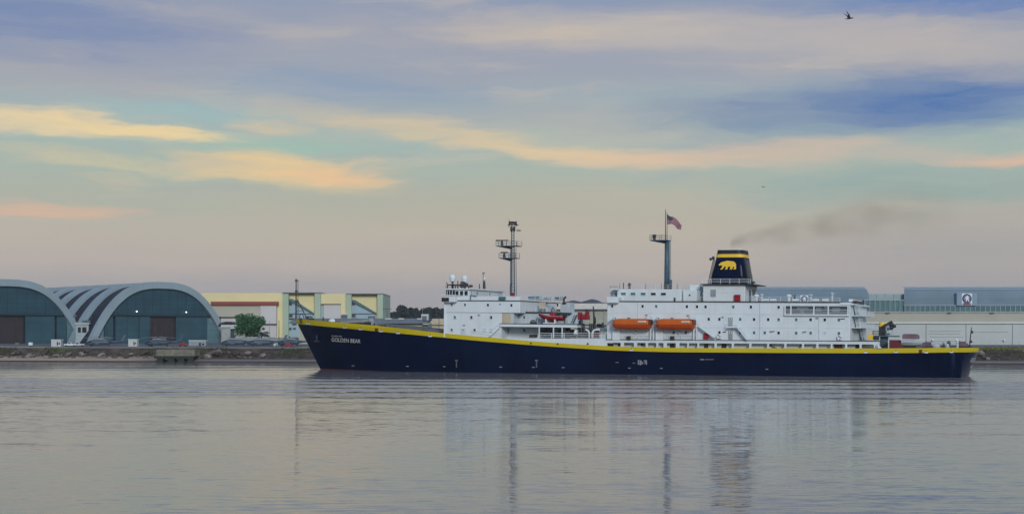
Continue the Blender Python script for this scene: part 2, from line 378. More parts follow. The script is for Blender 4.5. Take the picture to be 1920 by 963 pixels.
def profile(pts):
    r = sorted((on_hull(px, py)[0], on_hull(px, py)[2]) for px, py in pts)
    def f(x):
        if x <= r[0][0]: return r[0][1]
        for (a, za), (b, zb) in zip(r, r[1:]):
            if x <= b: return za + (zb - za) * (x - a) / (b - a)
        return r[-1][1]
    xs = [q[0] for q in r]
    def smooth(x): return sum(f(x + k * 1.2) for k in range(-3, 4)) / 7
    return smooth
ztop = profile([(554, 597), (600, 601), (650, 605), (700, 609.5), (760, 616), (832, 624.5), (880, 629), (940, 634), (1020, 641), (1100, 646), (1150, 649), (1200, 650.5), (1300, 651.8), (1450, 652.3), (1620, 652.8), (1740, 652), (1800, 651)])
zlow = profile([(558, 607), (600, 611), (640, 614.8), (700, 620.5), (760, 626), (832, 632.5), (900, 639), (1000, 647), (1080, 652.5), (1150, 656.8), (1250, 659.6), (1450, 661), (1620, 661.7), (1740, 661), (1800, 659.5)])
XE = 0.0
ship = empty('training_ship', M=SHIP_M)
tag(ship, 'long navy blue training ship with yellow stripe and white decks, under way across the harbour', 'ship')

def hull_rows(zfun0, zfun1, J, out=0.0, NS=96):
    """grid of port side points, bow to stern, then round the transom to starboard"""
    grid = []
    for k in range(NS + 1):
        fr = (k / NS) ** 1.25; x = xst + fr * (XE - xst); col = []
        for _ in range(6):
            z1 = zfun1(x); x = xstem(z1) + fr * (XE - xstem(z1))
        z0 = zfun0(x)
        for j in range(J + 1):
            z = z0 + (z1 - z0) * j / J; xx = xstem(z) + fr * (XE - xstem(z))
            y = hy(xx, z) - out * (1 if k > 2 else 0); col.append((xx - (out if k < 2 else 0), y, z))
        grid.append(col)
    M = 12; last = grid[-1]; full = list(grid)
    for m in range(1, M):
        t = m / M; col = []
        for (xx, y, z) in last:
            yy = y + (2 * B2 - 2 * y) * t; f = min(1, max(0, z / 6.0))
            col.append((xx + (1 - (2 * t - 1) ** 2) * (0.5 + 2.3 * f), yy, z))
        full.append(col)
    for col in reversed(grid): full.append([(x, 2 * B2 - y, z) for x, y, z in col])
    return full
def skin(full, mb, mi=0, split=None):
    J = len(full[0]) - 1; o = len(mb.v)
    for c in full: mb.v += c
    for a in range(len(full) - 1):
        for j in range(J):
            mb.f.append((o + a*(J+1)+j, o + (a+1)*(J+1)+j, o + (a+1)*(J+1)+j+1, o + a*(J+1)+j+1)); mb.m.append(split(j, full[a][j]) if split else mi)
hm = MB()
RED = -.72
fl = hull_rows(lambda x: -2.5, lambda x: RED, 1); skin(fl, hm, 1)
fu = hull_rows(lambda x: RED, zlow, 10); skin(fu, hm, 0)
hull = hm.build('hull', [navy, red], ship, smooth=True)
bw = MB(); oute = hull_rows(zlow, ztop, 3, .05); inn = hull_rows(zlow, ztop, 3, -.2)
skin(oute, bw); skin(inn, bw, 1)
n = len(oute); o1 = 0; o2 = n * 4
for a in range(n - 1):
    bw.f.append((o1 + a*4+3, o1 + (a+1)*4+3, o2 + (a+1)*4+3, o2 + a*4+3)); bw.m.append(0)
    bw.f.append((o1 + a*4, o1 + (a+1)*4, o2 + (a+1)*4, o2 + a*4)); bw.m.append(0)
bulw = bw.build('bulwark', [yellow, mat('bulwark_inside', (.10, .11, .12), .7)], ship, fix=False)
tag(bulw, 'yellow bulwark band round the navy hull')
# capping rail and decks
dk = MB(); ns = 60
for k in range(ns):
    x0 = xst + 1.5 + (XE - 1 - xst - 1.5) * k / ns; x1 = xst + 1.5 + (XE - 1 - xst - 1.5) * (k + 1) / ns
    z0, z1 = ztop(x0) - 1.1, ztop(x1) - 1.1; y0, y1 = hy(x0, z0) + .1, hy(x1, z1) + .1
    dk.add([(x0, y0, z0), (x1, y1, z1), (x1, 22 - y1, z1), (x0, 22 - y0, z0)], [(0, 1, 2, 3)])
dk.build('main_deck', deckm, ship)

# ---- name on the bow, emblem marks on the hull
def letter_on_hull(s, px0, px1, py0, py1, dy, m, bold=0):
    """text between pixel columns, base line falling by dy pixels"""
    vs, fs = text_mesh(s, 1.0); w = max(v.x for v in vs); h = max(v.y for v in vs); mb = MB(); out = []
    for v in vs:
        px = px0 + (px1 - px0) * v.x / w; py = py1 - (py1 - py0) * v.y / h + dy * v.x / w
        x, y, z = on_hull(px, py); out.append((x, y - .06, z))
    mb.add(out, fs); o = mb.build('lettering', m, ship, fix=False); return o
wl = mat('white_lettering', (.8, .8, .78), .6, var=.05); mk = mat('faded_marks', (.30, .32, .34), .7, var=.2)
tag(letter_on_hull('GOLDEN BEAR', 621.5, 676, 632.5, 639.6, 3.2, wl), 'white ship name painted on the bow')
letter_on_hull('TRAINING SHIP', 621.5, 641, 628.2, 630.3, .9, wl)
def hull_plate(name, px0, px1, py0, py1, m, out=.07, par=None):
    q = []
    for px, py in ((px0, py1), (px1, py1), (px1, py0), (px0, py0)):
        x, y, z = on_hull(px, py); q.append((x, y - out, z))
    b = [(x, y + out + .05, z) for x, y, z in q]
    mb = MB(); mb.add(q + b, [(0, 1, 2, 3), (0, 4, 5, 1), (1, 5, 6, 2), (2, 6, 7, 3), (3, 7, 4, 0)])
    return mb.build(name, m, par or ship)
for px, py in ((578, 606.5), (647, 614), (676.5, 617), (715, 620.8), (747, 624.2), (807, 629.8), (1623, 660.3), (1680, 659.8), (1737, 660.3), (1784, 659.6), (1184, 656)):
    hull_plate('fairlead', px - 3.2, px + 3.2, py - 1.5, py + 1.3, white2, .16); hull_plate('fairlead_mouth', px - 1.5, px + 1.5, py - 2.8, py - 1.4, maroon, .1)
for px, py in ((706, 618), (1726, 658)): hull_plate('mooring_port', px - 3, px + 3, py - 3, py + 3, maroon, .09)
for px in (662, 764, 833, 939, 1000, 1056, 1180, 1240, 1438): hull_plate('draught_mark', px - 2.4, px + 2.4, 684.6 + (px - 660) * .008, 686 + (px - 660) * .008, mk, .04)
for cx in (856, 1006):
    for i in range(5): hull_plate('draught_mark', cx - (2.6 if i == 0 else 1), cx + (2.6 if i == 0 else 1), 674.5 + i * 3, 675.7 + i * 3, mk, .04)
for a, b, c, d in ((1196, 1198.5, 674, 683), (1199.5, 1203, 675, 683.5), (1204, 1206, 678, 682), (1207, 1213, 675, 676.5), (1209, 1210.5, 676, 682), (1211.5, 1213, 677, 683), (1186, 1191, 679.6, 680.4), (1154, 1160, 678.5, 679.4), (1313, 1320, 672.6, 674.4), (1322, 1338, 673, 673.8), (592, 1, 0, 0)):
    if b > a: hull_plate('painted_mark', a, b, c, d, greymetal if a > 1300 else mk, .035)
# bow anchor pocket
x, y, z = on_hull(596, 632); ap = MB(); ap.sphere((x, y, z), (.75, .35, .75)); anc = ap.build('anchor_pocket', navy, ship, smooth=True)
ab = MB(); ab.bar((x, y - .4, z + .5), (x, y - .45, z - .9), .25); ab.bar((x - .7, y - .5, z - .9), (x + .7, y - .5, z - .9), .25); ab.build('anchor', dkmetal, anc)
# stern lettering on the transom
tr = full_t = None
tb = MB()
for r, (w0, w1, zz) in enumerate(((4, 15, 4.5), (6, 13, 3.6))):
    pass
vs, fs = text_mesh('GOLDEN BEAR', 1.15); w = max(v.x for v in vs)
def transom_pt(y, z):
    e = hy(0, z); t = (y - e) / (22 - 2 * e); f = min(1, max(0, z / 6.0)); return (XE + (1 - (2 * t - 1) ** 2) * (.5 + 2.3 * f) + .06, y, z)
zt = zlow(0) - 1.9
tb.add([transom_pt(6.5 + v.x * 9 / w, zt + v.y) for v in vs], fs)
vs, fs = text_mesh('VALLEJO', .8); w = max(v.x for v in vs)
tb.build('stern_lettering', wl, ship, fix=False); tb = MB(); tb.add([transom_pt(8 + v.x * 6 / w, zt - 1.2 + v.y) for v in vs], fs)
tb.build('stern_lettering', wl, ship, fix=False)

# ---- deck houses
def house(name, px0, px1, py0, py1, v0, v1, m=None, parent=None, bevel=.12, zlow_=None):
    x0, x1, z0, z1 = rect(px0, px1, py0, py1, v0); mb = MB(); mb.box(x0, x1, v0, v1, z0 if zlow_ is None else zlow_, z1)
    o = mb.build(name, m or white, parent or ship, bevel=bevel); o['_b'] = 0; del o['_b']; return o, (x0, x1, z0, z1)
WM = {}
def win_mesh(w, h, g):
    k = (round(w, 2), round(h, 2), g.name)
    if k not in WM:
        mb = MB(); t = .09
        mb.box(-w/2 - t, w/2 + t, -.05, .02, h/2, h/2 + t, 0); mb.box(-w/2 - t, w/2 + t, -.05, .02, -h/2 - t, -h/2, 0)
        mb.box(-w/2 - t, -w/2, -.05, .02, -h/2, h/2, 0); mb.box(w/2, w/2 + t, -.05, .02, -h/2, h/2, 0); mb.box(-w/2, w/2, -.015, .02, -h/2, h/2, 1)
        WM[k] = mb.mesh('window', [white2, g])
    return WM[k]
def window(parent, px, py, v, w=.46, h=.56, g=None, name='window', rz=0):
    o = bpy.data.objects.new(name, win_mesh(w, h, g or glass)); COL.objects.link(o); o.parent = parent; o.location = sp3(px, py, v); o.rotation_euler = (0, 0, rz); return o
def pbox(name, px0, px1, py0, py1, v0, v1, m, parent=None, bevel=.04):
    x0, x1, z0, z1 = rect(px0, px1, py0, py1, v0); return MB().box(x0, x1, v0, v1, z0, z1).build(name, m, parent or ship, bevel=bevel)
def aft_x(px, py, v): return su(px, py, v)[0]

# forward house
fh, fr = house('forward_house', 833, 975, 564, 586, .15, 21.85)
lowb, lr = house('lower_front', 833, 940, 585, 640, .35, 21.65, parent=fh)
pbox('deck_edge', 833, 975.5, 562.6, 564.2, .02, 22, dkmetal, fh)
for px, py, g in ((847, 571, glass2), (872, 571, glass2), (915, 571.5, glass), (959, 572, glass)): window(fh, px, py, .15, g=g)
for px, py, g in ((853, 594.3, glass2), (884, 594.5, glass), (921, 594.5, glass), (847, 618, glass2), (890, 618.5, glass), (921, 618.5, shadewall), (908.5, 618, shadewall)): window(fh, px, py, .2, g=g)
door = pbox('door', 864.5, 872.5, 615, 628, .12, .3, shadewall, fh, .02); window(fh, 868.5, 618, .1, .3, .3, glass2, 'door_window')
tb_ = pbox('cargo_hatch', 939.5, 963, 584.6, 607, .5, 3, shadewall, fh); pbox('hatch_panel', 941.5, 957, 587, 606, .42, .6, tan, tb_, .02)
MB().box(*[rect(832.3, 835, 566, 632, .1)[i] for i in (0, 1)], -.02, .4, *[rect(832.3, 835, 566, 632, .1)[i] for i in (2, 3)]).build('corner_post', white2, fh, bevel=.1)
st = MB(); a = sp3(935, 615, -.1); b = sp3(918, 630, -.1); st.bar(a, b, .5, .2); st.bar(a + Vector((0, 0, .9)), b + Vector((0, 0, .9)), .06); st.bar(a + Vector((0, .9, 0)), b + Vector((0, .9, 0)), .1, .3)
for i in range(9): p = a.lerp(b, i / 8); st.box(p.x - .2, p.x + .2, -.1, .8, p.z - .04, p.z + .04)
st.build('stairway', white2, fh)
rl = MB(); rl.rail([sp3(941, 633, .2), sp3(884, 627.5, .2)], .9, 2); rl.build('railing', white2, fh)
# wheelhouse: port side with windows, long aft face
wh, wr = house('wheelhouse', 835, 880, 541.5, 563, 3.2, 21.8)
x0, x1, z0, z1 = wr
pbox('roof_edge', 833.5, 881, 540.6, 542.6, 2.7, 22.2, white2, wh)
mb = MB(); xx = rect(836.5, 853, 544.5, 553.5, 3.1); mb.box(xx[0], xx[1], 3.05, 3.4, xx[2], xx[3]); mb.build('bridge_glazing', glass, wh)
for px in (838.5, 843, 848): pbox('window_bar', px - .35, px + .35, 544.5, 553.5, 2.98, 3.3, white2, wh, 0)
for px in (857, 865.5, 874): window(wh, px, 549.3, 3.15, .75, .95)
# aft face: windows turned aft
ax = x1
def aft_win(parent, v, z, w, h, g=glass, x=None):
    o = bpy.data.objects.new('window', win_mesh(w, h, g)); COL.objects.link(o); o.parent = parent; o.location = (x, v, z); o.rotation_euler = (0, 0, rad(90)); return o
for v, z, w, h, g in ((4.2, z0 + 1.55, .3, 1.1, glass), (7.2, z0 + 1.7, .6, .8, glass), (12.6, z0 + 1.65, .3, .3, glass), (14.2, z0 + 1.7, .6, .6, glass2)): aft_win(wh, v, z, w, h, g, ax + .01)
# bridge wing
wg, gr = house('bridge_wing', 827, 853, 554, 566, -1.2, 3.2)
pbox('wing_screen', 828, 841.5, 557.5, 564.8, -1.27, -1.1, black, wg, 0)
x, z = su(835, 560, -1.3); MB().sphere((x, -1.3, z), .16).build('port_light', mat('port_light', (.5, .01, .03), .3), wg)
pbox('wing_cap', 826.4, 853.5, 552.6, 554.4, -1.4, 3.3, white2, wg, .03)
pbox('wing_bulwark', 853, 975, 555.5, 563, .1, .3, white2, fh, .03)
pbox('deck_box', 935, 947, 555.8, 561.5, -.3, .1, mat('teal_box', (.05, .16, .18), .5), fh)
pb = MB(); a = sp3(882, 561.5, 0); pb.cyl(a, a + Vector((0, 0, 1)), .12); pb.bar(a + Vector((-.1, 0, .9)), a + Vector((1.4, 0, .75)), .15, .2); pb.build('loudhailer', bluegrey, fh)
# monkey island gear
def dome(px, py, rpx):
    p = sp3(px, py, 9); q = sp3(px, 541, 9); r = rpx / 8.4
    mb = MB(); mb.sphere(p, (r, r, r * 1.1), 16, 10); mb.cyl(p - Vector((0, 0, r * 1.15)), p - Vector((0, 0, r * .7)), r * .75, r * .95, 14)
    o = mb.build('satellite_dome', white2, ship, smooth=True); MB().cyl(q, p - Vector((0, 0, r)), .28, .22).build('pedestal', bluegrey, o)
dome(848.6, 520.5, 6); dome(871.3, 522, 6)
ma = MB()
pl0, pl1 = sp3(842, 534, 8), sp3(860, 534, 8)
ma.box(pl0.x, pl1.x, 7, 11, pl0.z - .12, pl0.z + .12)
for px, y0 in ((839, 533), (854, 536), (858.5, 526), (866, 534), (879, 536), (899, 532), (853, 540), (842, 540), (860, 540)): ma.cyl(sp3(px, 541, 8), sp3(px, y0, 8), .14, .1, 6)
ma.tube([sp3(839, 533, 8), sp3(837, 529, 8)], .1); ma.bar(sp3(864, 535, 8), sp3(876, 534, 8), 1.2, .8)
ma.sphere(sp3(883, 536, 8), (.5, .4, .3)); ma.sphere(sp3(867, 529, 8), (.6, .3, .2))
ma.rail([sp3(836, 541, 3.6), sp3(879, 541, 3.6)], .8, 2, 2.2, .03)
ma.build('antenna_farm', dkmetal, ship)
wa = MB(); wa.cyl(sp3(906, 541, 10), sp3(906, 512, 10), .09, .06, 6); wa.cyl(sp3(908.4, 541, 10), sp3(908.4, 525, 10), .3, .16, 8); wa.bar(sp3(904.6, 512, 10), sp3(908.8, 512, 10), .2)
wo = wa.build('whip_antenna', dkmetal, ship); MB().sphere(sp3(908.4, 522.5, 10), (.3, .3, .5)).build('antenna_bulb', white2, wo)

# main mast
mm = MB(); V = 11
mm.cyl(sp3(958.5, 563, V), sp3(959, 464, V), .27, .24, 10); mm.cyl(sp3(964.5, 563, V), sp3(963.5, 425, V), .16, .12, 8); mm.cyl(sp3(959.2, 464, V), sp3(959.6, 422, V), .17, .12, 8)
for k in range(24): y = 560 - k * 5.7; mm.bar(sp3(959, y, V), sp3(964, y, V), .09)
mast = mm.build('main_mast', bluegrey, ship)
ld = MB(); ld.ladder(sp3(966.5, 563, V - .3), sp3(965.5, 464, V - .3)); ld.build('ladder', bluegrey, mast)
def platform(px0, px1, py, v0, v1, tip, parent, nm='mast_platform'):
    mb = MB(); a = sp3(px0, py, V); b = sp3(px1, py, V); mb.box(a.x, b.x, v0, v1, a.z - .1, a.z + .08)
    t = sp3(tip, py + 5.5, V); mb.prism_xz([(a.x, a.z - .1), (t.x, a.z - .1), (t.x, t.z)], V - .15, V + .15)
    o = mb.build(nm, bluegrey, parent)
    r = MB(); z = a.z + .08; r.rail([(b.x, v0, z), (a.x, v0, z), (a.x, v1, z), (b.x, v1, z)], 1., 2, 1.2, .035); r.build('railing', bluegrey, o); return o
p1 = platform(934.5, 974, 461.5, 9.6, 12.4, 957, mast); p2 = platform(939.5, 970.5, 484, 9.8, 12.2, 957, mast)
def radar(px0, px1, py, pb, v, parent):
    mb = MB(); a = sp3(px0, py, v); b = sp3(px1, py, v); mb.bar(a, b, .3, .22); c = (a + b) / 2; d = sp3((px0 + px1) / 2, pb, v); c.x = d.x
    mb.cyl(d, c, .34, .16, 8); mb.build('radar_scanner', dkmetal, parent)
radar(930, 953, 450.5, 461, 10.5, p1); radar(939.5, 952, 473, 483.5, 10.5, p2)
ct = MB(); ct.bar(sp3(952, 421.5, V), sp3(972, 422, V), .18); ct.bar(sp3(954, 417, V), sp3(968.5, 417.5, V), .2, .5); ct.cyl(sp3(954.3, 426, V), sp3(954.3, 411, V), .08, .05, 6)
ct.cyl(sp3(968.5, 424, V), sp3(968.5, 414, V), .08, .05, 6); ct.bar(sp3(956, 425, V), sp3(967, 425, V), .14); ct.sphere(sp3(959, 430, V), (.3, .3, .6)); ct.sphere(sp3(964, 429.5, V), (.3, .3, .6))
for px in (956, 960, 965, 968): ct.sphere(sp3(px, 420, V), .22, 8, 6)
ct.build('crosstree', dkmetal, mast)
rb = pbox('mast_locker', 956.5, 962.5, 549, 556.5, 10, 10.7, redpaint, mast); pbox('mast_step', 955.5, 969, 558, 563, 9.9, 12.1, dkmetal, mast)
MB().tube([sp3(957, 562, 10), sp3(956.6, 536, 10), sp3(958, 532, 10), sp3(961, 531, 10)], .1).build('vent_pipe', dkmetal, mast)

# mid house behind the forward house
MID_A = fr[1]
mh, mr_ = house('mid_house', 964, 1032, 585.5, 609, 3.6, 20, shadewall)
window(mh, 983, 594.3, 3.55, .5, .6, glass2); pbox('door', 1015, 1027, 590, 607, 3.5, 3.7, mat('lavender_door', (.42, .45, .55), .5), mh, .02)
pbox('deck_edge', 975, 1038, 584.3, 586.2, 3.2, 20.5, dkmetal, mh, 0)
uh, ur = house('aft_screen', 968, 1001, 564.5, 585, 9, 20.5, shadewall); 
MB().cyl(sp3(1045, 571, 17), sp3(1045, 571, 17) + Vector((.1, .0, 0)), .4).build('vent', dkmetal, uh)
pbox('upper_door', 1011, 1022.5, 566.5, 584, 8.9, 9.1, tan, uh, .02)
eq = MB()
for a, b, c, d in ((987, 998, 568, 574), (995, 1000, 566, 571), (980, 984, 579, 584), (984, 992, 581, 584.5), (1012, 1022, 578, 584)): 
    x0, x1, z0, z1 = rect(a, b, c, d, 8.6); eq.box(x0, x1, 8.5, 9, z0, z1)
eq.build('wall_fittings', bluegrey, uh, bevel=.03)
r = MB(); r.rail([sp3(976, 585, 3.4), sp3(1032, 585, 3.4)], 1.0, 3, 1.6, .03); r.build('railing', white2, mh)
for a, b, c, d in ((988, 1013, 553.4, 562.5), (1018.5, 1027.5, 556, 562.5), (1038.5, 1050, 555, 562.5)):
    o = pbox('air_conditioner', a, b, c, d, 12, 14, mat('pale_teal_metal', (.42, .56, .58), .5, var=.15), ship); pbox('grille', a + 2, b - 2, c + 2, d - 2.5, 11.9, 12.1, bluegrey, o, 0)
pbox('vent_house', 1050.5, 1068.5, 567, 586, 14, 17, shadewall, ship); pbox('vent_house_lower', 1030, 1082, 585.8, 607, 14.5, 19, shadewall, ship)
MB().tube([sp3(1057.5, 568, 14), sp3(1057.5, 560, 14), sp3(1059, 557.5, 14), sp3(1061.5, 556.5, 14)], .22).build('exhaust_pipe', dkmetal, ship); pbox('exhaust_base', 1054.5, 1060.5, 566, 569, 13.5, 14.8, dkmetal, ship)
bs = pbox('boat_deck', 937, 1082, 607.6, 613, -.1, 19, white2, ship, .05); pbox('boat_deck_edge', 937, 1083, 606.6, 607.8, -.15, 19, dkmetal, bs, 0)
for px in (1010.8, 1037.5, 1053.8): pbox('pillar', px - .9, px + .9, 613, 633, 0, .25, white2, bs, 0)
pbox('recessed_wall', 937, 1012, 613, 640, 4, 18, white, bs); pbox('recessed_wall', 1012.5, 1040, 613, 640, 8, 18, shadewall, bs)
for px, g in ((952, glass2), (983, glass)): window(bs, px, 619, 3.95, .46, .62, g)
r = MB(); r.rail([sp3(1082, 607, 0), sp3(1082, 607, 12)], 1, 3); r.rail([sp3(1010, 634, .1), sp3(1082, 634, .1), sp3(1127, 634, .1)], 1.1, 3, 2.2, .05); r.rail([sp3(965, 606.8, .1), sp3(1008, 606.8, .1)], .95, 3, 2.2, .025); r.build('railing', white2, bs)
tb2 = MB()
for a, b, c, d, v in ((992, 1004, 627, 632, 1.5), (1024, 1031, 617, 632, 2.5), (1028, 1036, 625, 632, 1.2), (1014, 1022, 619, 622, 3), (1018, 1024, 626, 628, 2), (1058, 1080, 622, 632, 4), (1042, 1052, 626, 632, 3)): 
    pbox('deck_gear', a, b, c, d, v, v + 1, dkmetal, bs, .05)
MB().sphere(sp3(999.5, 604.5, 1), (.75, .6, .62), 12, 8, z0=-.4).build('vent_cowl', black, bs, smooth=True)
cw = MB(); cw.cyl(sp3(1007.5, 607, 1), sp3(1007.5, 600, 1), .2); cw.sphere(sp3(1007.5, 599, 1), (.35, .3, .3)); cw.build('mushroom_vent', bluegrey, bs)
ldr = MB(); ldr.ladder(sp3(1072, 606, 6), sp3(1079, 590, 6), (0, .5, 0), .4, .06); ldr.bar(sp3(1075, 606, 5.6), sp3(1082, 590, 5.6), .12, .25); ldr.build('deck_ladder', bluegrey, bs)
# white upper plate between houses
up = MB(); prev = None; N_ = 20
for k in range(N_ + 1):
    px = 940 + 196 * k / N_; x, z = su(px, 633.6 + k * .03, 0); zb = ztop(x) - .02; col = [(x, -.03, zb), (x, -.03, max(z, zb + .01)), (x, .15, max(z, zb + .01)), (x, .15, zb)]
    if prev: up.add(prev + col, [(0, 4, 5, 1), (1, 5, 6, 2), (2, 6, 7, 3)])
    prev = col
pu = up.build('white_bulwark', white, ship)
for px, py in ((995.5, 643.3), (1045.5, 644.3), (1102, 644)): MB().cyl(sp3(px, py, -.12), sp3(px, py, 0) + Vector((0, .1, 0)), .2, .2, 10).build('scupper', dkmetal, pu)
# promenade screen with openings
ops = [(1138.5, 1164), (1170, 1189), (1194.5, 1211), (1215, 1231), (1234.5, 1244.5), (1250.5, 1267.5), (1274, 1289), (1291.5, 1308), (1311, 1340), (1344, 1372.5), (1376, 1405), (1409, 1439), (1442, 1471), (1474.5, 1504), (1507.5, 1531), (1534.5, 1558), (1561, 1585), (1588.5, 1612), (1615.5, 1639)]
ps = MB()
def zt_(px): return su(px, 637 + (px - 1135) * .006, 0)
edges = [1135] + [e for o_ in ops for e in o_] + [1646]
for i in range(0, len(edges), 2):
    a, b = edges[i], edges[i + 1]; xa, za = zt_(a); xb, zb = zt_(b); za = (za + zb) / 2 - .5; lo = ztop((xa + xb) / 2) + .02; c = .16
    c0 = c if i else 0; c1 = c if i < len(edges) - 2 else 0
    ps.prism_xz([(xa - c0, lo), (xb + c1, lo), (xb, lo + c), (xb, za - c), (xb + c1, za), (xa - c0, za), (xa, za - c), (xa, lo + c)], -.06, .2)
k = 24
for i in range(k):
    a, b = 1135 + 511 * i / k, 1135 + 511 * (i + 1) / k; xa, za = zt_(a); xb, zb = zt_(b)
    ps.add([(xa, -.08, za - .52), (xb, -.08, zb - .52), (xb, -.08, zb), (xa, -.08, za), (xa, .25, za - .52), (xb, .25, zb - .52), (xb, .25, zb), (xa, .25, za)], [(0,1,2,3),(3,2,6,7),(4,7,6,5),(0,4,5,1)])
xa, za = zt_(1646); xe, _ = su(1651, 652, 0); lo = ztop(xe)
ps.prism_xz([(xa - .2, za), (xe + .2, lo), (xa - .6, lo)], -.06, .2)
scr = ps.build('promenade_screen', white, ship); tag(scr, 'white side screen with a row of round cornered openings')
a = sp3(1136, 637, 0); b = sp3(1645, 642, 0)
pd = MB(); za = zt_(1136)[1]; zb = zt_(1645)[1]; pd.add([(a.x, -.15, za), (b.x, -.15, zb), (b.x, 21, zb), (a.x, 21, za), (a.x, -.15, za + .16), (b.x, -.15, zb + .16), (b.x, 21, zb + .16), (a.x, 21, za + .16)], [(0,3,2,1),(4,5,6,7),(0,1,5,4),(1,2,6,5),(2,3,7,6),(3,0,4,7)])
pd.build('upper_deck', [mat('deck_edge_dark', (.10, .12, .13), .6)], ship)
xa, xb = sp3(1150, 648, 1.3).x, sp3(1612, 648, 1.3).x; iw = MB(); iw.box(xa, xb, 1.3, 19, ztop(xa) - 2, zb + .05); inner = iw.build('promenade_wall', white2, ship)
for a, b in ((1252, 1260), (1316, 1324), (1349, 1358), (1560, 1575), (1600, 1612)): pbox('doorway', a + 4, b + 4, 644, 653, 1.22, 1.35, dkmetal if a != 1560 else maroon, inner, 0)
for px in (1161, 1204, 1444, 1502): MB().cyl(sp3(px, 645.5, 1.1), sp3(px, 645.5, 1.1) + Vector((0, .3, 0)), .3, .3, 10).build('lamp_fitting', dkmetal, inner)
ss = MB(); ss.bar(sp3(1446, 645, .9), sp3(1456, 652, .9), .5, .1); ss.build('stairway', greymetal, inner)

# aft house
ah, ar = house('aft_house', 1138, 1594, 566, 640, .35, 21.6)
ah2 = None
pbox('deck_edge', 1137, 1575, 564.6, 566.4, .2, 21.8, dkmetal, ah, 0)
tp, tr_ = house('aft_bridge', 1157, 1277, 541.8, 565, 2.5, 13.5); pbox('roof_edge', 1143.5, 1158, 541.2, 543, 1.2, 13.5, white2, tp, .03); pbox('side_recess', 1144.5, 1157.5, 543, 556, 4, 12, shadewall, tp, .03)
for px, g in ((1169, glass2), (1187, glass2), (1206, glass2), (1225, glass), (1244, glass)): window(tp, px, 550.6 + (px - 1169) * .004, 2.45, 1.0, .5, g)
window(tp, 1155.3, 551, 3.9, .5, .5, glass2)
aw = pbox('bridge_wing', 1137.5, 1158, 556, 567.5, -.8, 2.6, white2, tp, .08)
r = MB(); r.rail([sp3(1144, 541, 3), sp3(1162, 541, 3)], .5, 2, 1.5, .03); r.cyl(sp3(1169, 541, 6), sp3(1169, 530, 6), .12, .12, 6); r.cyl(sp3(1180, 541, 6), sp3(1181, 536, 6), .35, .2, 8); r.bar(sp3(1178.5, 536, 6), sp3(1182, 531.5, 6), .4, .6); r.build('roof_fittings', dkmetal, tp)
MB().box(*[sp3(px, 560, 2.3).x for px in (1264, 1266)], 2.2, 2.5, sp3(1265, 565, 2.3).z, sp3(1265, 557.5, 2.3).z).build('post', dkmetal, tp)
sh, _r = house('engine_casing', 1280.5, 1306, 543.5, 565, 3.2, 12); sh2, _r = house('casing_top', 1293, 1312, 533.5, 565, 6, 13, parent=sh)
pbox('gap_shade_strip', 1306.5, 1311, 543, 560, 5.4, 5.9, dkmetal, sh, 0); MB().sphere(sp3(1293, 553, 3.15), .18).build('lamp_fitting', dkmetal, sh)  # solid dark strip paints the shade between the casings
fh2, f2 = house('funnel_house', 1318, 1397, 533, 565, 4.5, 15.5)
pbox('door', 1332, 1342, 542.5, 556, 4.42, 4.6, greymetal, fh2, .02)
pbox('fire_locker', 1376.5, 1387.5, 552, 564.5, 4.0, 4.5, redpaint, fh2); pbox('fire_locker', 1319, 1328, 624.5, 635, -.1, .35, redpaint, ah)
pbox('roof_edge', 1313, 1412, 531.8, 533.4, 3.8, 16, dkmetal, fh2, 0)
# aft face details of funnel house
xa = f2[1]; MB().box(xa - .05, xa + .1, 8, 9.5, f2[2], f2[2] + 2.4).box(xa - .05, xa + .1, 11, 13.5, f2[3] - 2, f2[3] - .8).build('louvre', bluegrey, fh2)
# windows of the aft house
for px, py, g in ((1148, 573.5, glass), (1205, 573.8, glass), (1230.5, 574, glass2), (1288, 574.3, glass), (1307, 574.6, glass), (1323, 574.8, glass), (1375, 575, glass2), (1408, 575.2, glass), (1460, 575.6, glass),
        (1329, 598, glass), (1349, 598, glass), (1388, 598.2, glass2), (1414, 598.4, glass), (1440.5, 598.6, glass), (1460, 598.8, glass2), (1493, 599, glass2), (1520, 599, glass), (1546.5, 599.2, glass), (1573, 599.4, glass2),
        (1349, 622.8, glass), (1388, 623, glass), (1414, 623.3, glass2), (1434, 623.4, glass2), (1460, 623.7, glass), (1493, 624, glass2), (1520, 624, glass2), (1546.5, 624.2, shadewall), (1573, 624.6, glass2), (1263, 623, glass), (1286, 623, glass)):
    window(ah, px, py, .35, .46, .56, g)
for y0, y1 in ((595, 611), (619.5, 636)):
    pbox('door', 1365.5, 1373.5, y0, y1, .25, .45, greymetal, ah, .02); window(ah, 1369.5, y0 + 3.5, .22, .28, .3, glass2, 'door_window')
st = MB(); a = sp3(1384, 614, -.4); b = sp3(1402, 636.5, -.4)
for w in (-.4, .4): st.bar(a + Vector((0, w, 0)), b + Vector((0, w, 0)), .12, .3)
for i in range(12): p = a.lerp(b, i / 11); st.box(p.x - .2, p.x + .2, -.8, 0, p.z - .05, p.z + .03)
q = sp3(1364, 613, -.4); st.box(q.x, a.x, -.9, .4, q.z - .12, q.z + .05); st.rail([(q.x, -.85, q.z), (a.x, -.85, q.z)], 1, 3, 1.2, .03); st.bar(a + Vector((0, -.4, 1)), b + Vector((0, -.4, 1)), .06)
st.build('stairway', white2, ah)
st = MB(); a = sp3(1311, 611, -.5); b = sp3(1340, 632, -.5)
for w in (-.35, .35): st.bar(a + Vector((0, w, 0)), b + Vector((0, w, 0)), .12, .3)
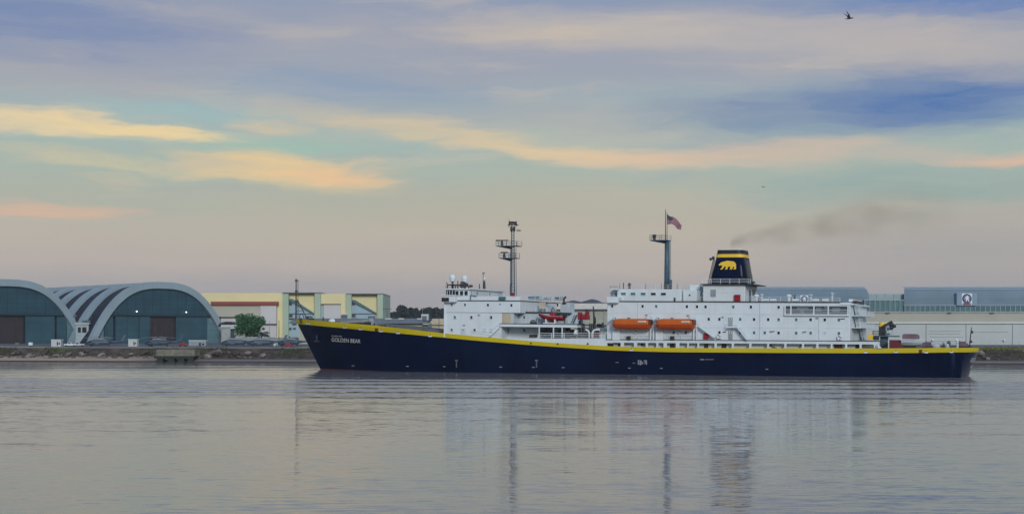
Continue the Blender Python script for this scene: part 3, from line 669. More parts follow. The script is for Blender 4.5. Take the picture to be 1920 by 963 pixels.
for i in range(12): p = a.lerp(b, i / 11); st.box(p.x - .2, p.x + .2, -.9, -.1, p.z - .05, p.z + .03)
st.bar(a + Vector((0, -.4, 1)), b + Vector((0, -.4, 1)), .06); st.build('stairway', white2, ah)
# open gallery aft: shade of the recess painted as a dark flat panel, posts, rails, canopy
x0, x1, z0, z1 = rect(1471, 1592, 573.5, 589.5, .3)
g = MB(); g.box(x0, x1, .22, .36, z0, z1); gal = g.build('gallery_shade_panel', mat('shadow_grey', (.045, .06, .07), .7), ah)
g = MB()
for px in (1472, 1483, 1526, 1553, 1590): xx = su(px, 581, .1)[0]; g.box(xx - .12, xx + .12, .0, .24, z0, z1)
for py in (580, 583.5, 587): g.bar(sp3(1471, py, .05), sp3(1591, py + .6, .05), .09)
g.bar(sp3(1471, 590, .0), sp3(1593, 590.6, .0), .3, .3); g.build('gallery_railing', white2, gal)
g = MB()
for a, b, c, d, w in ((1494, 1516, 575, 580, 0), (1530, 1540, 576, 584, 0), (1545, 1552, 575, 579, 0), (1560, 1575, 576, 585, 0), (1500, 1508, 581, 587, 0)):
    xa, xb, za, zb_ = rect(a, b, c, d, .15); g.box(xa, xb, .12, .24, za, zb_)
g.build('stowed_gear', mat('gear_grey', (.14, .17, .18), .6), gal)
cp = MB(); x0, x1, z0, z1 = rect(1578, 1603, 562, 570, 3)
a = sp3(1576, 570, .5); b = sp3(1602, 570, .5); cp.box(a.x, b.x, .2, 21, a.z - .12, a.z + .12)
a = sp3(1596, 561, 6); b = sp3(1603, 566, 6); cp.box(a.x, b.x, 3, 15, b.z, a.z); cp.rail([sp3(1420, 565.5, .6), sp3(1575, 567.5, .6)], 1.0, 3, 2.2, .03)
can = cp.build('canopy', white2, ah)
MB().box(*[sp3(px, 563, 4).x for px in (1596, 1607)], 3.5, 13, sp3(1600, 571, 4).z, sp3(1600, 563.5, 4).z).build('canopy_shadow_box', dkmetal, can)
r = MB()
for px0, px1 in ((1313, 1332), (1400, 1430)): r.rail([sp3(px0, 565, 1), sp3(px1, 565, 1)], 1, 3, 1.8, .03)
for px in (1418, 1479): p = sp3(px, 566, 3); r.cyl(p, p + Vector((0, 0, 1.1)), .3); r.sphere(p + Vector((0, 0, 1.2)), (.55, .4, .35))
r.build('roof_railing', white2, ah)
pbox('roof_locker', 1416, 1420.5, 555, 565, 6, 7, maroon, ah)
# aft face: flights of stairs
AX = ar[1]; st = MB()
def zat(py, v): return None
for za_py, zb_py, va, vb in ((572, 590, 3, 8), (593, 613, 4, 9), (616, 637, 10, 17)):
    za, zb = su(1600, za_py, 8)[1], su(1605, zb_py, 8)[1]
    for i in range(9):
        t = i / 8; z = za + (zb - za) * t; y = va + (vb - va) * t * .5; st.box(AX + .3, AX + 1.3, y, y + 2.8, z - .05, z + .05)
    for o_ in (0, 2.8): st.bar((AX + .3, va + o_, za), (AX + .3, va + (vb - va) * .5 + o_, zb), .12, .25)
for py in (592, 614):
    z = su(1605, py, 8)[1]; st.box(AX, AX + 1.8, 2, 20, z - .1, z + .05); st.rail([(AX + 1.75, 2, z), (AX + 1.75, 20, z)], 1, 3, 2, .035)
st.build('aft_stairs', white2, ah)

# funnel
fx = [sp3(px, py, 7.2) for px, py in ((1328.5, 532.5), (1402.5, 532.5), (1391.5, 467.5), (1343.5, 467.5))]
FV0, FV1 = 6.4, 14.4
def fpt(t, s, y):     # t 0..1 up, s 0..1 fore-aft, y side -1..1
    xa = fx[0].x + (fx[3].x - fx[0].x) * t; xb = fx[1].x + (fx[2].x - fx[1].x) * t; z = fx[0].z + (fx[3].z - fx[0].z) * t
    hw = (FV1 - FV0) / 2 * (1 - .22 * t); return Vector((xa + (xb - xa) * s, (FV0 + FV1) / 2 + y * hw, z))
def fring(t):
    pts = []
    for i in range(40):
        q = 2 * math.pi * i / 40; c, s = math.cos(q), math.sin(q); e = .38
        pts.append(fpt(t, .5 + .5 * math.copysign(abs(c) ** e, c), math.copysign(abs(s) ** e, s)))
    return pts
ts = [0, .2, .4, .6, .78, .86, .87, 1.0]
fm = MB(); fm.loft([fring(t) for t in (0, .25, .5, .78)]); fun = fm.build('funnel', navy, ship, smooth=True)
def band(t0, t1, nm, m, g=.04):
    c = (fx[0] + fx[1]) / 2; mb = MB(); rings = []
    for t in (t0, t1):
        cc = fpt(t, .5, 0); rings.append([cc + (p - cc) * (1 + g / 3) for p in fring(t)])
    mb.loft(rings); return mb.build(nm, m, fun, smooth=False)
band(.77, .865, 'yellow_band', gold); band(.865, .985, 'smoke_band', mat('funnel_black', (.01, .008, .012), .6)); band(.985, 1.0, 'funnel_rim', white2, .1)
bear = [(0,10.2),(1.2,12.2),(3,14),(5,15.6),(7,16.2),(9,17.6),(10.6,17.2),(12,17.4),(14,18.6),(17,19.2),(20,18.8),(23,18.2),(26,18.2),(29,17.4),(31.5,15.6),(33.2,12.5),(33.8,9),(33.6,6),(33.8,2.2),(33,.6),(29,.2),(28,1.4),(29.8,2.4),(30,5),(28,6.6),(27.2,4.4),(26.4,1.4),(25.4,.3),(21.5,.2),(21,1.4),(22.8,2.4),(22.6,5),(21,6.6),(18.6,6.4),(17.4,4),(17,1),(16,.2),(12.4,.2),(12,1.3),(13.8,2.4),(13.6,5.4),(12,7.6),(10.4,5.2),(8.8,2.6),(7.4,.6),(5.4,.1),(3.2,.4),(3.2,1.6),(5,2.6),(6.4,5.2),(6.8,8),(5.4,9.2),(3.4,9),(1.6,8.6),(.3,9.1)]
def side_y(x, z):
    t = (z - fx[0].z) / (fx[3].z - fx[0].z); return fpt(t, .5, -1).y - .06
bv = []
for a, b in bear:
    px = 1347.5 + a * .97; py = 505 - b * .86; y = 7.0
    for _ in range(4): x, z = su(px, py, y); y = side_y(x, z)
    bv.append((x, y, z))
import mathutils.geometry as mg
tri = mg.tessellate_polygon([[Vector((x, z, 0)) for x, y, z in bv]])
MB().add(bv, [tuple(t) for t in tri]).build('bear_emblem', gold, fun, fix=False)
r = MB(); za = fx[0].z
r.rail([(fx[0].x - .8, 5, za), (fx[1].x + .6, 5, za), (fx[1].x + .6, 15.5, za)], 1, 3, 1.6, .04); r.build('railing', white2, fun)
s_ = MB(); s_.cyl(sp3(1327.5, 532, 6), sp3(1338, 484, 6), .1, .08, 6); s_.ladder(sp3(1330.5, 532, 7), sp3(1340, 486, 7), (0, .3, 0)); s_.bar(sp3(1331, 486, 6), sp3(1340, 486, 6), .12); s_.sphere(sp3(1332.5, 485.5, 6), .3); s_.sphere(sp3(1337.5, 483, 6), .32); s_.build('funnel_mast', dkmetal, fun)
pbox('funnel_locker', 1400, 1408, 525.5, 533, 6.8, 9, bluegrey, fun); pbox('funnel_lamp', 1408, 1414, 527.5, 530.5, 6.8, 8, dkmetal, fun)

# flag mast
fm_ = MB(); fm_.cyl(sp3(1250.5, 541, 8), sp3(1251, 450, 8), .6, .5, 14); fmast = fm_.build('flag_mast', bluegrey, ship, smooth=True)
u = MB(); u.cyl(sp3(1248, 452, 8), sp3(1247.8, 393, 8), .11, .07, 8); u.cyl(sp3(1251, 450, 8), sp3(1250.6, 398, 8), .06, .05, 6); u.build('flag_pole', dkmetal, fmast)
V = 8; pf = platform(1222, 1254.5, 451, 6.6, 9.4, 1246, fmast); V = 11
u = MB(); u.cyl(sp3(1227, 450, 8), sp3(1227, 445, 8), .3); u.sphere(sp3(1227, 442.5, 8), (.45, .4, .4)); u.build('searchlight', dkmetal, pf)
u = MB(); u.ladder(sp3(1255.5, 541, 7.7), sp3(1255, 450, 7.7)); u.build('ladder', bluegrey, fmast)
pbox('mast_foot', 1244.5, 1256, 532, 541.5, 7.2, 8.8, dkmetal, fmast); pbox('mast_box', 1254.5, 1258, 524, 534, 7.4, 8.3, bluegrey, fmast)

# bow gear
bg = MB(); V = 11
bg.cyl(sp3(555, 600, V), sp3(555.3, 522, V), .2, .12, 8); bg.cyl(sp3(558.8, 600, V), sp3(558.8, 524, V), .08, .06, 6); bg.cyl(sp3(557.5, 561, V), sp3(576, 598, V), .12, .12, 6); bg.bar(sp3(555, 582, V), sp3(570, 582.5, V), .1)
for y in (526, 546, 565): bg.bar(sp3(553, y, V), sp3(559, y, V), .16, .3)
bg.tube([sp3(562, 598, V), sp3(562, 590, V), sp3(565, 587.5, V), sp3(568, 590, V), sp3(570.5, 597, V)], .1); bg.build('jackstaff', dkmetal, ship)
def dgear(px, py, w, h, v, m, nm, kind='box'):
    x, z = su(px, py, v); mb = MB(); w /= 8.1; h /= 8.1
    if kind == 'box': mb.box(x - w/2, x + w/2, v, v + w * .8, z - 1, z + h)
    elif kind == 'cone': mb.cyl((x, v, z - 1), (x, v, z + h), w/2, w/5, 8)
    elif kind == 'ball': mb.sphere((x, v, z), (w/2, w/2, h), 12, 8)
    elif kind == 'drum': mb.cyl((x - w/2, v, z), (x + w/2, v, z), h, h, 12)
    elif kind == 'bitt': mb.cyl((x - w/4, v, z - 1), (x - w/4, v, z + h), w * .16, w * .2, 8); mb.cyl((x + w/4, v, z - 1), (x + w/4, v, z + h), w * .16, w * .2, 8)
    return mb.build(nm, m, ship, smooth=kind in ('ball',))
for a in ((564, 598, 6, 2.5, 9, dkmetal, 'mooring_bitt', 'bitt'), (577, 599, 5, 6, 8.6, dkmetal, 'mooring_bitt', 'bitt'), (584, 600, 8, 3.5, 8.4, dkmetal, 'windlass', 'drum'), (587, 600, 3, 5, 8, dkmetal, 'vent_post', 'cone'), (606, 603, 5, 9, 8, dkmetal, 'vent_post', 'cone'), (614, 603, 2.5, 4, 8, dkmetal, 'vent_post', 'cone'), (629, 603, 2.5, 4, 7, dkmetal, 'vent_post', 'cone'),
          (623, 602, 14, 5, 9, white2, 'anchor_buoy', 'ball'), (690, 606, 14, 3, 5, dkmetal, 'windlass', 'drum'), (701, 607, 8, 4, 5, greymetal, 'windlass', 'drum'), (718, 611, 12, 2.4, 4, dkmetal, 'hose_bundle', 'drum'), (731, 612, 3, 4, 4, dkmetal, 'vent_post', 'cone'), (738, 613, 6, 2, 4, bluegrey, 'hatch', 'box'), (664, 606, 22, 1.6, 6, dkmetal, 'hatch', 'box'), (702, 609, 3, 4, 4, dkmetal, 'mooring_bitt', 'bitt')): dgear(*a)
c = MB(); c.bar(sp3(638, 604.5, 7), sp3(694, 600.5, 7), .7, .55); c.bar(sp3(694, 600.5, 7), sp3(699, 607, 7), .8, .7); c.sphere(sp3(696, 602, 6.6), (.8, .7, .8)); c.build('stowed_crane_boom', greymetal, ship)
c = MB(); x0, x1, z0, z1 = rect(803, 831, 616, 622, 6); c.prism_xz([(x0, z1), (x0 + 1.2, z0), (x1, z0 - 1), (x1, z0 + .2), (x0 + 2.4, z0 + .4)], 4, 9); c.build('folded_tarpaulin', mat('tarpaulin', (.14, .14, .17), .8), ship)

# well deck gear between the houses
w_ = MB(); w_.bar(sp3(1105, 632, 3), sp3(1113.5, 606, 3), .25); w_.cyl(sp3(1116, 632, 5), sp3(1112.5, 574, 5), .32, .14, 8); w_.sphere(sp3(1115, 601, 5), (.3, .3, .9)); w_.build('cargo_derrick', black, ship)
for px, y0, y1 in ((1089.5, 632, 606), (1095, 630, 606), (1106, 632, 606), (1110, 632, 606), (1130, 614, 604), (1086, 632, 600)): MB().cyl(sp3(px, y0, 2.6), sp3(px + .4, y1, 2.6), .26, .2, 6).build('cargo_post', dkmetal, ship)
w_ = MB()
w_.bar(sp3(1082, 616, 6), sp3(1112, 616, 6), .3, .3); w_.bar(sp3(1093, 617, 6), sp3(1106, 626, 6), .2); w_.bar(sp3(1100, 617, 6), sp3(1112, 630, 6), .2); 
w_.build('cargo_gear_frame', dkmetal, ship)
rw = MB(); x0, x1, z0, z1 = rect(1083, 1087.5, 585, 599, 5); rw.box(x0, x1, 5, 6.5, z0, z1); x0, x1, z0, z1 = rect(1089, 1102, 591, 599, 5); rw.box(x0, x1, 5, 6.5, z0, z1); x0, x1, z0, z1 = rect(1097, 1102.5, 583, 591, 5); rw.box(x0, x1, 5, 6, z0, z1); rw.bar(sp3(1087, 590, 5.5), sp3(1100, 589, 5.5), .25)
rwo = rw.build('red_winch_crane', redpaint, ship, bevel=.06); MB().cyl(sp3(1090, 599, 5.5), sp3(1090, 632, 5.5), .3, .3, 8).cyl(sp3(1098, 582, 5.5), sp3(1102, 582, 5.5), .3, .3, 8).build('crane_post', dkmetal, rwo)
gn = MB()
gn.tube([sp3(1110.5, 633, .6), sp3(1110.5, 624, .6), sp3(1112.5, 620, .6), sp3(1116, 618, .6), sp3(1125, 617.5, .6)], .2, 8); gn.tube([sp3(1104.8, 633, .8), sp3(1104.8, 622, .8), sp3(1102, 619, .8), sp3(1098, 617, .8)], .17, 8); gn.cyl(sp3(1079, 626, 1), sp3(1079.5, 614, 1), .5, .05, 8)
gn.build('gooseneck_vents', white2, ship, smooth=False)
for a, b, c_, d, v, m, nm in ((1113, 1123, 622, 633, 2, maroon, 'cargo_winch'), (1062, 1078, 626, 633, 3, dkmetal, 'cargo_winch'), (1123, 1137, 626, 636, 1, shadewall, 'deck_locker'), (1124, 1136, 615, 621, 4, shadewall, 'deck_locker'), (1082, 1104, 627, 633, 3, bluegrey, 'hatch_coaming')): pbox(nm, a, b, c_, d, v, v + 1.5, m)

# lifeboat davits on the ship side
dv = MB()
for x0, x1 in ((1147, 1226), (1228, 1307)):
    for px in (x0 + 3, x1 - 6, x1 - .5):
        a = sp3(px, 637, .0); b = sp3(px, 611 if px > x0 + 5 else 617, .0); dv.box(a.x - .14, a.x + .14, -.25, .15, a.z, b.z)
    dv.bar(sp3(x1 - 6, 611, -.05), sp3(x1, 611, -.05), .2); dv.bar(sp3(x1 - 6, 618, -.05), sp3(x1, 618, -.05), .12); dv.bar(sp3(x1 - 6, 627, -.05), sp3(x1, 627, -.05), .12)
    dv.rail([sp3(x0 + 4, 637, -.05), sp3(x1 - 7, 637, -.05)], 1., 3, 2, .035); dv.bar(sp3(x0 + 41, 619, .1), sp3(x0 + 47, 626, .1), .25)
    for px in (x0 + 7, x1 - 3): dv.bar(sp3(px, 597.5, .2), sp3(px, 597.5, .2) + Vector((0, -2.8, .15)), .35, .5); dv.bar(sp3(px, 597, .3), sp3(px, 617, .3), .3, .3)
    q = sp3(x0 + 8, 637, .1); dv.box(q.x - .4, q.x + .9, -.2, .3, q.z, q.z + 1.9)
dv.build('lifeboat_davits', white2, ship)
for px in (1178, 1260): pbox('davit_winch', px - 3.5, px + 3.5, 630, 637.5, -.3, .3, dkmetal)

# wall detail: weld seams, pipes, lamps
seam = mat('weld_seam', (.58, .68, .73), .6, var=.15, scale=1.)
for a, b, y, v, pr in ((1400, 1592, 590.8, .34, ah), (1310, 1592, 613.5, .34, ah), (1140, 1470, 586.5, .34, ah), (1320, 1396, 548, 4.49, fh2)):
    p, q = sp3(a, y, v), sp3(b, y + (b - a) * .006, v); MB().bar(p, q, .04, .09).build('weld_seam', seam, pr)
for px, y0, y1 in ((1425, 567, 636), (1536, 592, 638), (1196, 567, 596)):
    MB().cyl(sp3(px, y0, .28), sp3(px, y1, .28), .06, .06, 6).build('downpipe', seam, ah)
for px, py in ((1446, 621), (1507, 622), (1532, 596), (1355, 594), (1212, 590), (1290, 591)):
    MB().box(*[sp3(px, py, .2).x + k for k in (-.2, .2)], .1, .4, sp3(px, py, .2).z - .1, sp3(px, py, .2).z + .12).build('wall_lamp', greymetal, ah)
for px, py in ((898, 590), (870, 609), (938, 570)):
    MB().box(*[sp3(px, py, .2).x + k for k in (-.2, .2)], .05, .4, sp3(px, py, .2).z - .1, sp3(px, py, .2).z + .12).build('wall_lamp', greymetal, fh)
for a, b, y in ((1443, 1452, 621.5), (1505, 1512, 622), (1355, 1361, 622.5), (1575, 1584, 598)): MB().bar(sp3(a, y, .3), sp3(b, y - .8, .3), .08, .16).build('handrail', dkmetal, ah)

for a, b, y0, y1, v in ((1084, 1093, 618, 626, 3.2), (1097, 1103, 622, 633, 2.4), (1106, 1109, 617, 633, 2.2), (1113, 1120, 619, 624, 3), (1087, 1090, 606, 612, 3.4), (1119, 1125, 606.5, 613, 4.5), (1068, 1076, 617, 626, 4.2), (1046, 1051, 617, 624, 5), (1061, 1066, 614, 620, 5)):
    pbox('cargo_machinery', a, b, y0, y1, v, v + 1.2, black if a % 2 else dkmetal, ship)
MB().rail([sp3(976, 563.5, 6), sp3(1030, 563.8, 12)], 1., 3, 1.5, .04).build('railing', white2, fh)
MB().rail([sp3(884, 563, .3), sp3(972, 563.5, .3)], 1., 3, 1.8, .03).build('railing', white2, fh)
for px in (1436, 1450, 1492, 1530, 1548):
    p = sp3(px, 564, 2.5); MB().cyl(p + Vector((-.6, 0, .1)), p + Vector((.6, 0, .1)), .34, .34, 10).build('liferaft_canister', white2, ah)
for px, h in ((1320, 1.6), (1428, 1.3), (1520, 1.2), (1560, 1.5), (1275, 1.2)):
    p = sp3(px, 565, 5); MB().cyl(p, p + Vector((0, 0, h)), .22, .22, 8).sphere(p + Vector((0, 0, h)), (.42, .42, .25), 10, 6).build('mushroom_vent', shadewall, ah)
for px in (1162, 1210, 1240, 1270): 
    p = sp3(px, 541.5, 5); MB().cyl(p, p + Vector((0, 0, 1.2)), .05, .04, 5).build('whip_aerial', dkmetal, tp)
MB().rail([sp3(1160, 541.5, 2.8), sp3(1276, 541.8, 2.8)], .9, 2, 2.2, .025).build('railing', white2, tp)

# ------------------------------------------------------------------ shore and ground
GZ = 3.3
def yshore(X): return 402 - .136 * X + 3 * math.sin(X * .03) + (0 if X < 120 else 0)
def fb(x, y, s, o=3): return mnoise.fractal(Vector((x * s, y * s, 3.3)), 1., 2., o)
apron = mat('apron_concrete', (.075, .09, .10), .85, var=.25, scale=.02)
bankm = bpy.data.materials.new('bank_earth'); bankm.use_nodes = True
def bank_material(m):
    nt = m.node_tree; N = nt.nodes; L = nt.links; b = N['Principled BSDF']; b.inputs['Roughness'].default_value = .95
    g = N.new('ShaderNodeNewGeometry'); sp_ = N.new('ShaderNodeSeparateXYZ'); L.new(g.outputs['Position'], sp_.inputs[0])
    def ns(s, d, k):
        mp = N.new('ShaderNodeMapping'); mp.inputs['Scale'].default_value = s; mp.inputs['Location'].default_value = (k, k, k); L.new(g.outputs['Position'], mp.inputs[0])
        n = N.new('ShaderNodeTexNoise'); n.inputs['Scale'].default_value = 1; n.inputs['Detail'].default_value = d; L.new(mp.outputs[0], n.inputs['Vector']); return n.outputs[0]
    def ramp(f, st):
        r = N.new('ShaderNodeValToRGB'); e = r.color_ramp.elements
        e[0].position, e[0].color = st[0][0], (*st[0][1], 1); e[1].position, e[1].color = st[-1][0], (*st[-1][1], 1)
        for p, c in st[1:-1]: q = e.new(p); q.color = (*c, 1)
        L.new(f, r.inputs[0]); return r.outputs[0]
    def mr(f, a, b_, c=0, d=1):
        n = N.new('ShaderNodeMapRange'); n.interpolation_type = 'SMOOTHSTEP'; n.inputs[1].default_value = a; n.inputs[2].default_value = b_; n.inputs[3].default_value = c; n.inputs[4].default_value = d; L.new(f, n.inputs[0]); return n.outputs[0]
    def mix(f, a, c):
        n = N.new('ShaderNodeMix'); n.data_type = 'RGBA'; L.new(f, n.inputs[0]); L.new(a, n.inputs[6])
        if isinstance(c, tuple): n.inputs[7].default_value = (*c, 1)
        else: L.new(c, n.inputs[7])
        return n.outputs[2]
    def mul(a, c):
        n = N.new('ShaderNodeMath'); n.operation = 'MULTIPLY'
        for i, q in enumerate((a, c)):
            if isinstance(q, (int, float)): n.inputs[i].default_value = q
            else: L.new(q, n.inputs[i])
        return n.outputs[0]
    earth = ramp(ns((.35, .35, .9), 8, 1.), [(.3, (.025, .021, .018)), (.5, (.06, .048, .038)), (.7, (.12, .095, .075))])
    veg = mul(mr(ns((.06, .06, .25), 5, 7.), .52, .62), mr(sp_.outputs[2], 1.8, 3.2))
    c = mix(veg, earth, ramp(ns((.6, .6, .6), 6, 3.), [(.35, (.03, .05, .015)), (.7, (.12, .12, .04))]))
    top = mr(sp_.outputs[2], 3.9, 4.25); rgt = mr(sp_.outputs[0], 90, 110)
    c = mix(top, c, (.25, .23, .19)); c = mix(mul(top, rgt), c, (.17, .19, .045))
    sand = mul(mr(sp_.outputs[2], 1.7, 1.2), mr(sp_.outputs[0], -95, -120)); c = mix(sand, c, (.40, .31, .22))
    sand2 = mul(mr(sp_.outputs[2], 1.0, .7), mr(sp_.outputs[0], -120, -95)); c = mix(sand2, c, (.20, .175, .15))
    wet = mr(sp_.outputs[2], .42, .2); c = mix(wet, c, (.035, .035, .032))
    L.new(c, b.inputs['Base Color'])
bank_material(bankm)
prof = [(-14, -1.2), (-4, -.35), (0, 0), (2.2, .35), (5, .8), (9, 1.25), (11, 1.6), (12.2, 2.2), (13.2, 2.9), (14.4, 3.5), (15.6, 4.0), (17, 4.35), (20, 4.4), (24, 4.3), (30, 3.7), (38, GZ + .03)]
bk = MB(); XS = [-420 + 1.5 * i for i in range(561)]
for X in XS:
    for k, (dy, z) in enumerate(prof):
        w = 1 if 3 <= k <= 13 else 0; n1 = fb(X, dy, .16) * (1.3 if 5 <= k <= 11 else .4) * w; n2 = fb(X + 40, dy, .45) * .55 * w * (1 if z > 1.3 else .2)
        bk.v.append((X, yshore(X) + dy + n1 * 1.4, z + (n2 if k < 11 else n2 * .25) + (fb(X, 9, .05) * .3 if k in (9, 10, 11, 12) else 0)))
K = len(prof)
for i in range(len(XS) - 1):
    for k in range(K - 1): bk.f.append((i*K+k, (i+1)*K+k, (i+1)*K+k+1, i*K+k+1)); bk.m.append(0)
bank = bk.build('shore_bank', bankm, smooth=True); tag(bank, kind='structure')
gr = MB(); c = []
for X in range(-9000, 9001, 600): pass
gx = [-9000, -420] + XS[1:-1:8] + [420, 9000]
for X in gx: c.append((X, yshore(max(-420, min(420, X))) + 37.5))
for X, y in c: gr.v += [(X, y, GZ), (X, 9000, GZ)]
for i in range(len(c) - 1): gr.f.append((2*i, 2*i+2, 2*i+3, 2*i+1)); gr.m.append(0)
ground = gr.build('ground', apron); tag(ground, kind='structure')
# rocks on the bank: the larger ones singly, rubble as one mass
rocks = [mat('rock_grey', (.13, .12, .115), .9, var=.3, scale=1.5), mat('rock_brown', (.085, .07, .062), .9, var=.3, scale=1.5), mat('rock_pale', (.23, .21, .20), .9, var=.25, scale=1.5)]
def rock_mesh(seed):
    random.seed(seed); mb = MB(); mb.sphere((0, 0, 0), (1, .8, .7), 8, 5); mb.v = [tuple(Vector(v) * (1 + .35 * mnoise.noise(Vector(v) * 1.6 + Vector((seed, 0, 0))))) for v in mb.v]
    return mb.mesh('rock', rocks[seed % 3])
rm = [rock_mesh(i) for i in range(9)]
random.seed(11)
def bank_pt(X, t):   # t 0 toe .. 1 crest
    dy = 8 + 7 * t; z = 1.15 + 2.6 * t; return Vector((X, yshore(X) + dy - .8, z))
for i in range(110):
    X = random.uniform(-165, -72) if i < 92 else random.uniform(105, 165); t = random.random() ** 2.2 * .8; q = bank_pt(X, t)
    o = bpy.data.objects.new('rock', rm[random.randrange(9)]); COL.objects.link(o); o.parent = bank; o.location = q; s = random.choice((.45, .55, .7, .9, 1.2)); o.scale = (s * random.uniform(.8, 1.6), s, s * random.uniform(.6, 1)); o.rotation_euler = (random.uniform(-.5, .5), random.uniform(-.5, .5), random.uniform(0, 6))
rbm = MB()
for i in range(1500):
    X = random.uniform(-175, 175); t = random.random() ** 1.6; q = bank_pt(X, t); s = random.uniform(.1, .35)
    a = [Vector((random.uniform(-1, 1), random.uniform(-1, 1), random.uniform(-.8, .8))).normalized() * s for _ in range(4)]
    rbm.add([q + v for v in a], [(0, 1, 2), (0, 2, 3), (0, 3, 1), (1, 3, 2)], random.randrange(3))
ru = rbm.build('rubble', rocks, bank); ru['kind'] = 'stuff'
# weeds on the crest
wm = MB(); 
for i in range(9000):
    X = random.uniform(-172, 172)
    if X < 70 and mnoise.noise(Vector((X * .07, 2, 0))) < .05: continue
    t = random.uniform(.45, 1.15) if X < 70 else random.uniform(1., 1.3); q = bank_pt(X, t); q.y += random.uniform(-.6, .8); h = random.uniform(.15, .5); w = random.uniform(.1, .25); a = random.uniform(0, 6)
    d = Vector((math.cos(a) * w, math.sin(a) * w, 0)); wm.add([q - d, q + d, q + Vector((random.uniform(-.2, .2), random.uniform(-.2, .2), h))], [(0, 1, 2)], 0 if X < 70 else 1)
wo = wm.build('grass', [mat('weed_green', (.045, .065, .02), .9, var=.4, scale=.3), mat('verge_grass', (.15, .18, .03), .9, var=.3, scale=.3)], fix=False); tag(wo, 'rough grass and weeds along the top of the shore bank', 'grass', kind='stuff')

# ------------------------------------------------------------------ arched seaplane hangars
conc = mat('hangar_concrete', (.27, .37, .42), .8, var=.10, scale=.06, streak=.18, scol=(.16, .2, .23))
roofm = mat('hangar_roofing', (.005, .011, .03), .7, var=.3, scale=.08)
tealw = mat('hangar_teal_wall', (.012, .066, .095), .7, var=.2, scale=.1, streak=.3, scol=(.015, .05, .07))
teald = mat('hangar_teal_door', (.022, .085, .115), .7, var=.22, scale=.12, streak=.4, scol=(.02, .06, .08))
tealp = mat('hangar_pale_panel', (.10, .21, .25), .7, var=.15, scale=.12, streak=.2)
brown = mat('hangar_interior', (.035, .028, .034), .8, var=.3, scale=.1)
lineM = mat('dark_joint', (.008, .025, .04), .8)
HS, HH = 52.0, 39.6
def arch(s, off=0.0):            # s -1..1 -> local u, z ; off moves inwards
    H = HH - off; S = HS - off * 1.05
    return s * S, H * (1 - abs(s) ** 2.8)
def hangar(apex_px, Y, label, doors, lamps, nrib):
    c = P(apex_px, 0, Y); e = empty('seaplane_hangar', (c.x, Y, GZ), rad(45)); tag(e, label, 'hangar', 'arched hangars on the shore')
    ss = [math.copysign(1 - (1 - abs(q)) ** 1.35, q) for q in [-1 + 2 * i / 56 for i in range(57)]]
    def rib(y0, y1, o0, o1, nm, m):
        mb = MB(); R = []
        for s in ss:
            a = arch(s, o0); b = arch(s, o1); R.append([(a[0], y0, a[1]), (a[0], y1, a[1]), (b[0], y1, b[1]), (b[0], y0, b[1])])
        mb.loft(R); return mb.build(nm, m, e)
    rib(-1.5, 2.2, 0, 4.3, 'front_arch', conc); rib(2.2, 4.5, 2.2, 5.4, 'arch_return', conc)
    for k in range(1, nrib): rib(23 * k - 4.2, 23 * k + 4.2, .2, 5.6, 'roof_rib', conc)
    mb = MB(); R = []
    for s in ss:
        a = arch(s, 2.0); b = arch(s, 2.8); R.append([(a[0], 5, a[1]), (a[0], 23 * nrib - 8, a[1]), (b[0], 23 * nrib - 8, b[1]), (b[0], 5, b[1])])
    mb.loft(R); mb.build('roof_shell', roofm, e)
    # gable wall above the doors
    zd = 18.2; poly = [arch(s, 4.0) for s in ss]; poly = [(u, z) for u, z in poly if z > zd]; us = [(-1, zd)]
    u0 = HS * .965 * (1 - zd / (HH - 4.7)) ** (1 / 2.8)
    mb = MB(); mb.prism_xz([(-u0, zd)] + poly + [(u0, zd)], .6, 1.6); gw = mb.build('gable_wall', tealw, e)
    # panel joints proud of the wall
    j = MB()
    for z in (19.2, 22, 25, 28, 31): 
        uu = HS * .93 * max(0, (1 - z / (HH - 5))) ** (1 / 2.8); j.box(-uu, uu, .5, .62, z - .07, z + .07)
    for k in range(-6, 7):
        u = k * 6.2; zt_2 = (HH - 5.2) * (1 - abs(u / (HS * .95)) ** 2.8)
        if zt_2 > zd + 1: j.box(u - .06, u + .06, .5, .62, zd, zt_2)
    j.build('panel_joints', lineM, gw)
    MB().box(-u0 - 1.5, u0 + 1.5, -.1, 1.7, zd - .9, zd).build('door_lintel', lineM, e)
    for u_a, u_b, m, y in doors:
        za = min(zd - .95, (HH - 5.2) * (1 - abs(max(abs(u_a), abs(u_b)) / (HS * .94)) ** 2.8)); zb = min(zd - .95, (HH - 5.2) * (1 - min(1, min(abs(u_a), abs(u_b)) / (HS * .94)) ** 2.8))
        if za <= 0: za = .3
        zl, zr = (za, zb) if u_a < 0 else (zb, za)
        d = MB(); d.prism_xz([(u_a, 0), (u_b, 0), (u_b, zr), (u_a, zl)], y, y + .5); do = d.build('door_leaf' if m is not brown else 'open_bay', m, e)
        if m is not brown and u_b - u_a > 5:
            d = MB()
            for k in range(1, 4): d.box(u_a + .2, u_b - .2, y - .08, y + .1, k * 4.2 - .05, k * 4.2 + .05)
            d.build('door_rib', lineM, do)
        elif m is brown:
            d = MB(); w = u_b - u_a
            for k in range(4): uu = u_a + w * (k + .5) / 4; d.box(uu - .2, uu + .2, y - .5, y - .1, 0, 14)
            d.box(u_a + 1, u_b - 1, y - .6, y - .2, 10.5, 11); d.build('shelving', mat('interior_steel', (.035, .03, .04), .7), do)
    MB().box(-HS * .9, HS * .9, 3.0, 3.3, 0, zd - .5).build('inner_wall', roofm, e)
    for u, z in lamps:
        l = MB(); l.sphere((u, -.6, z), .42, 10, 8); l.build('floodlight', mat('lamp_lit', (1, .95, .8), .5, emit=((1, .93, .72), 3)), e)
    return e
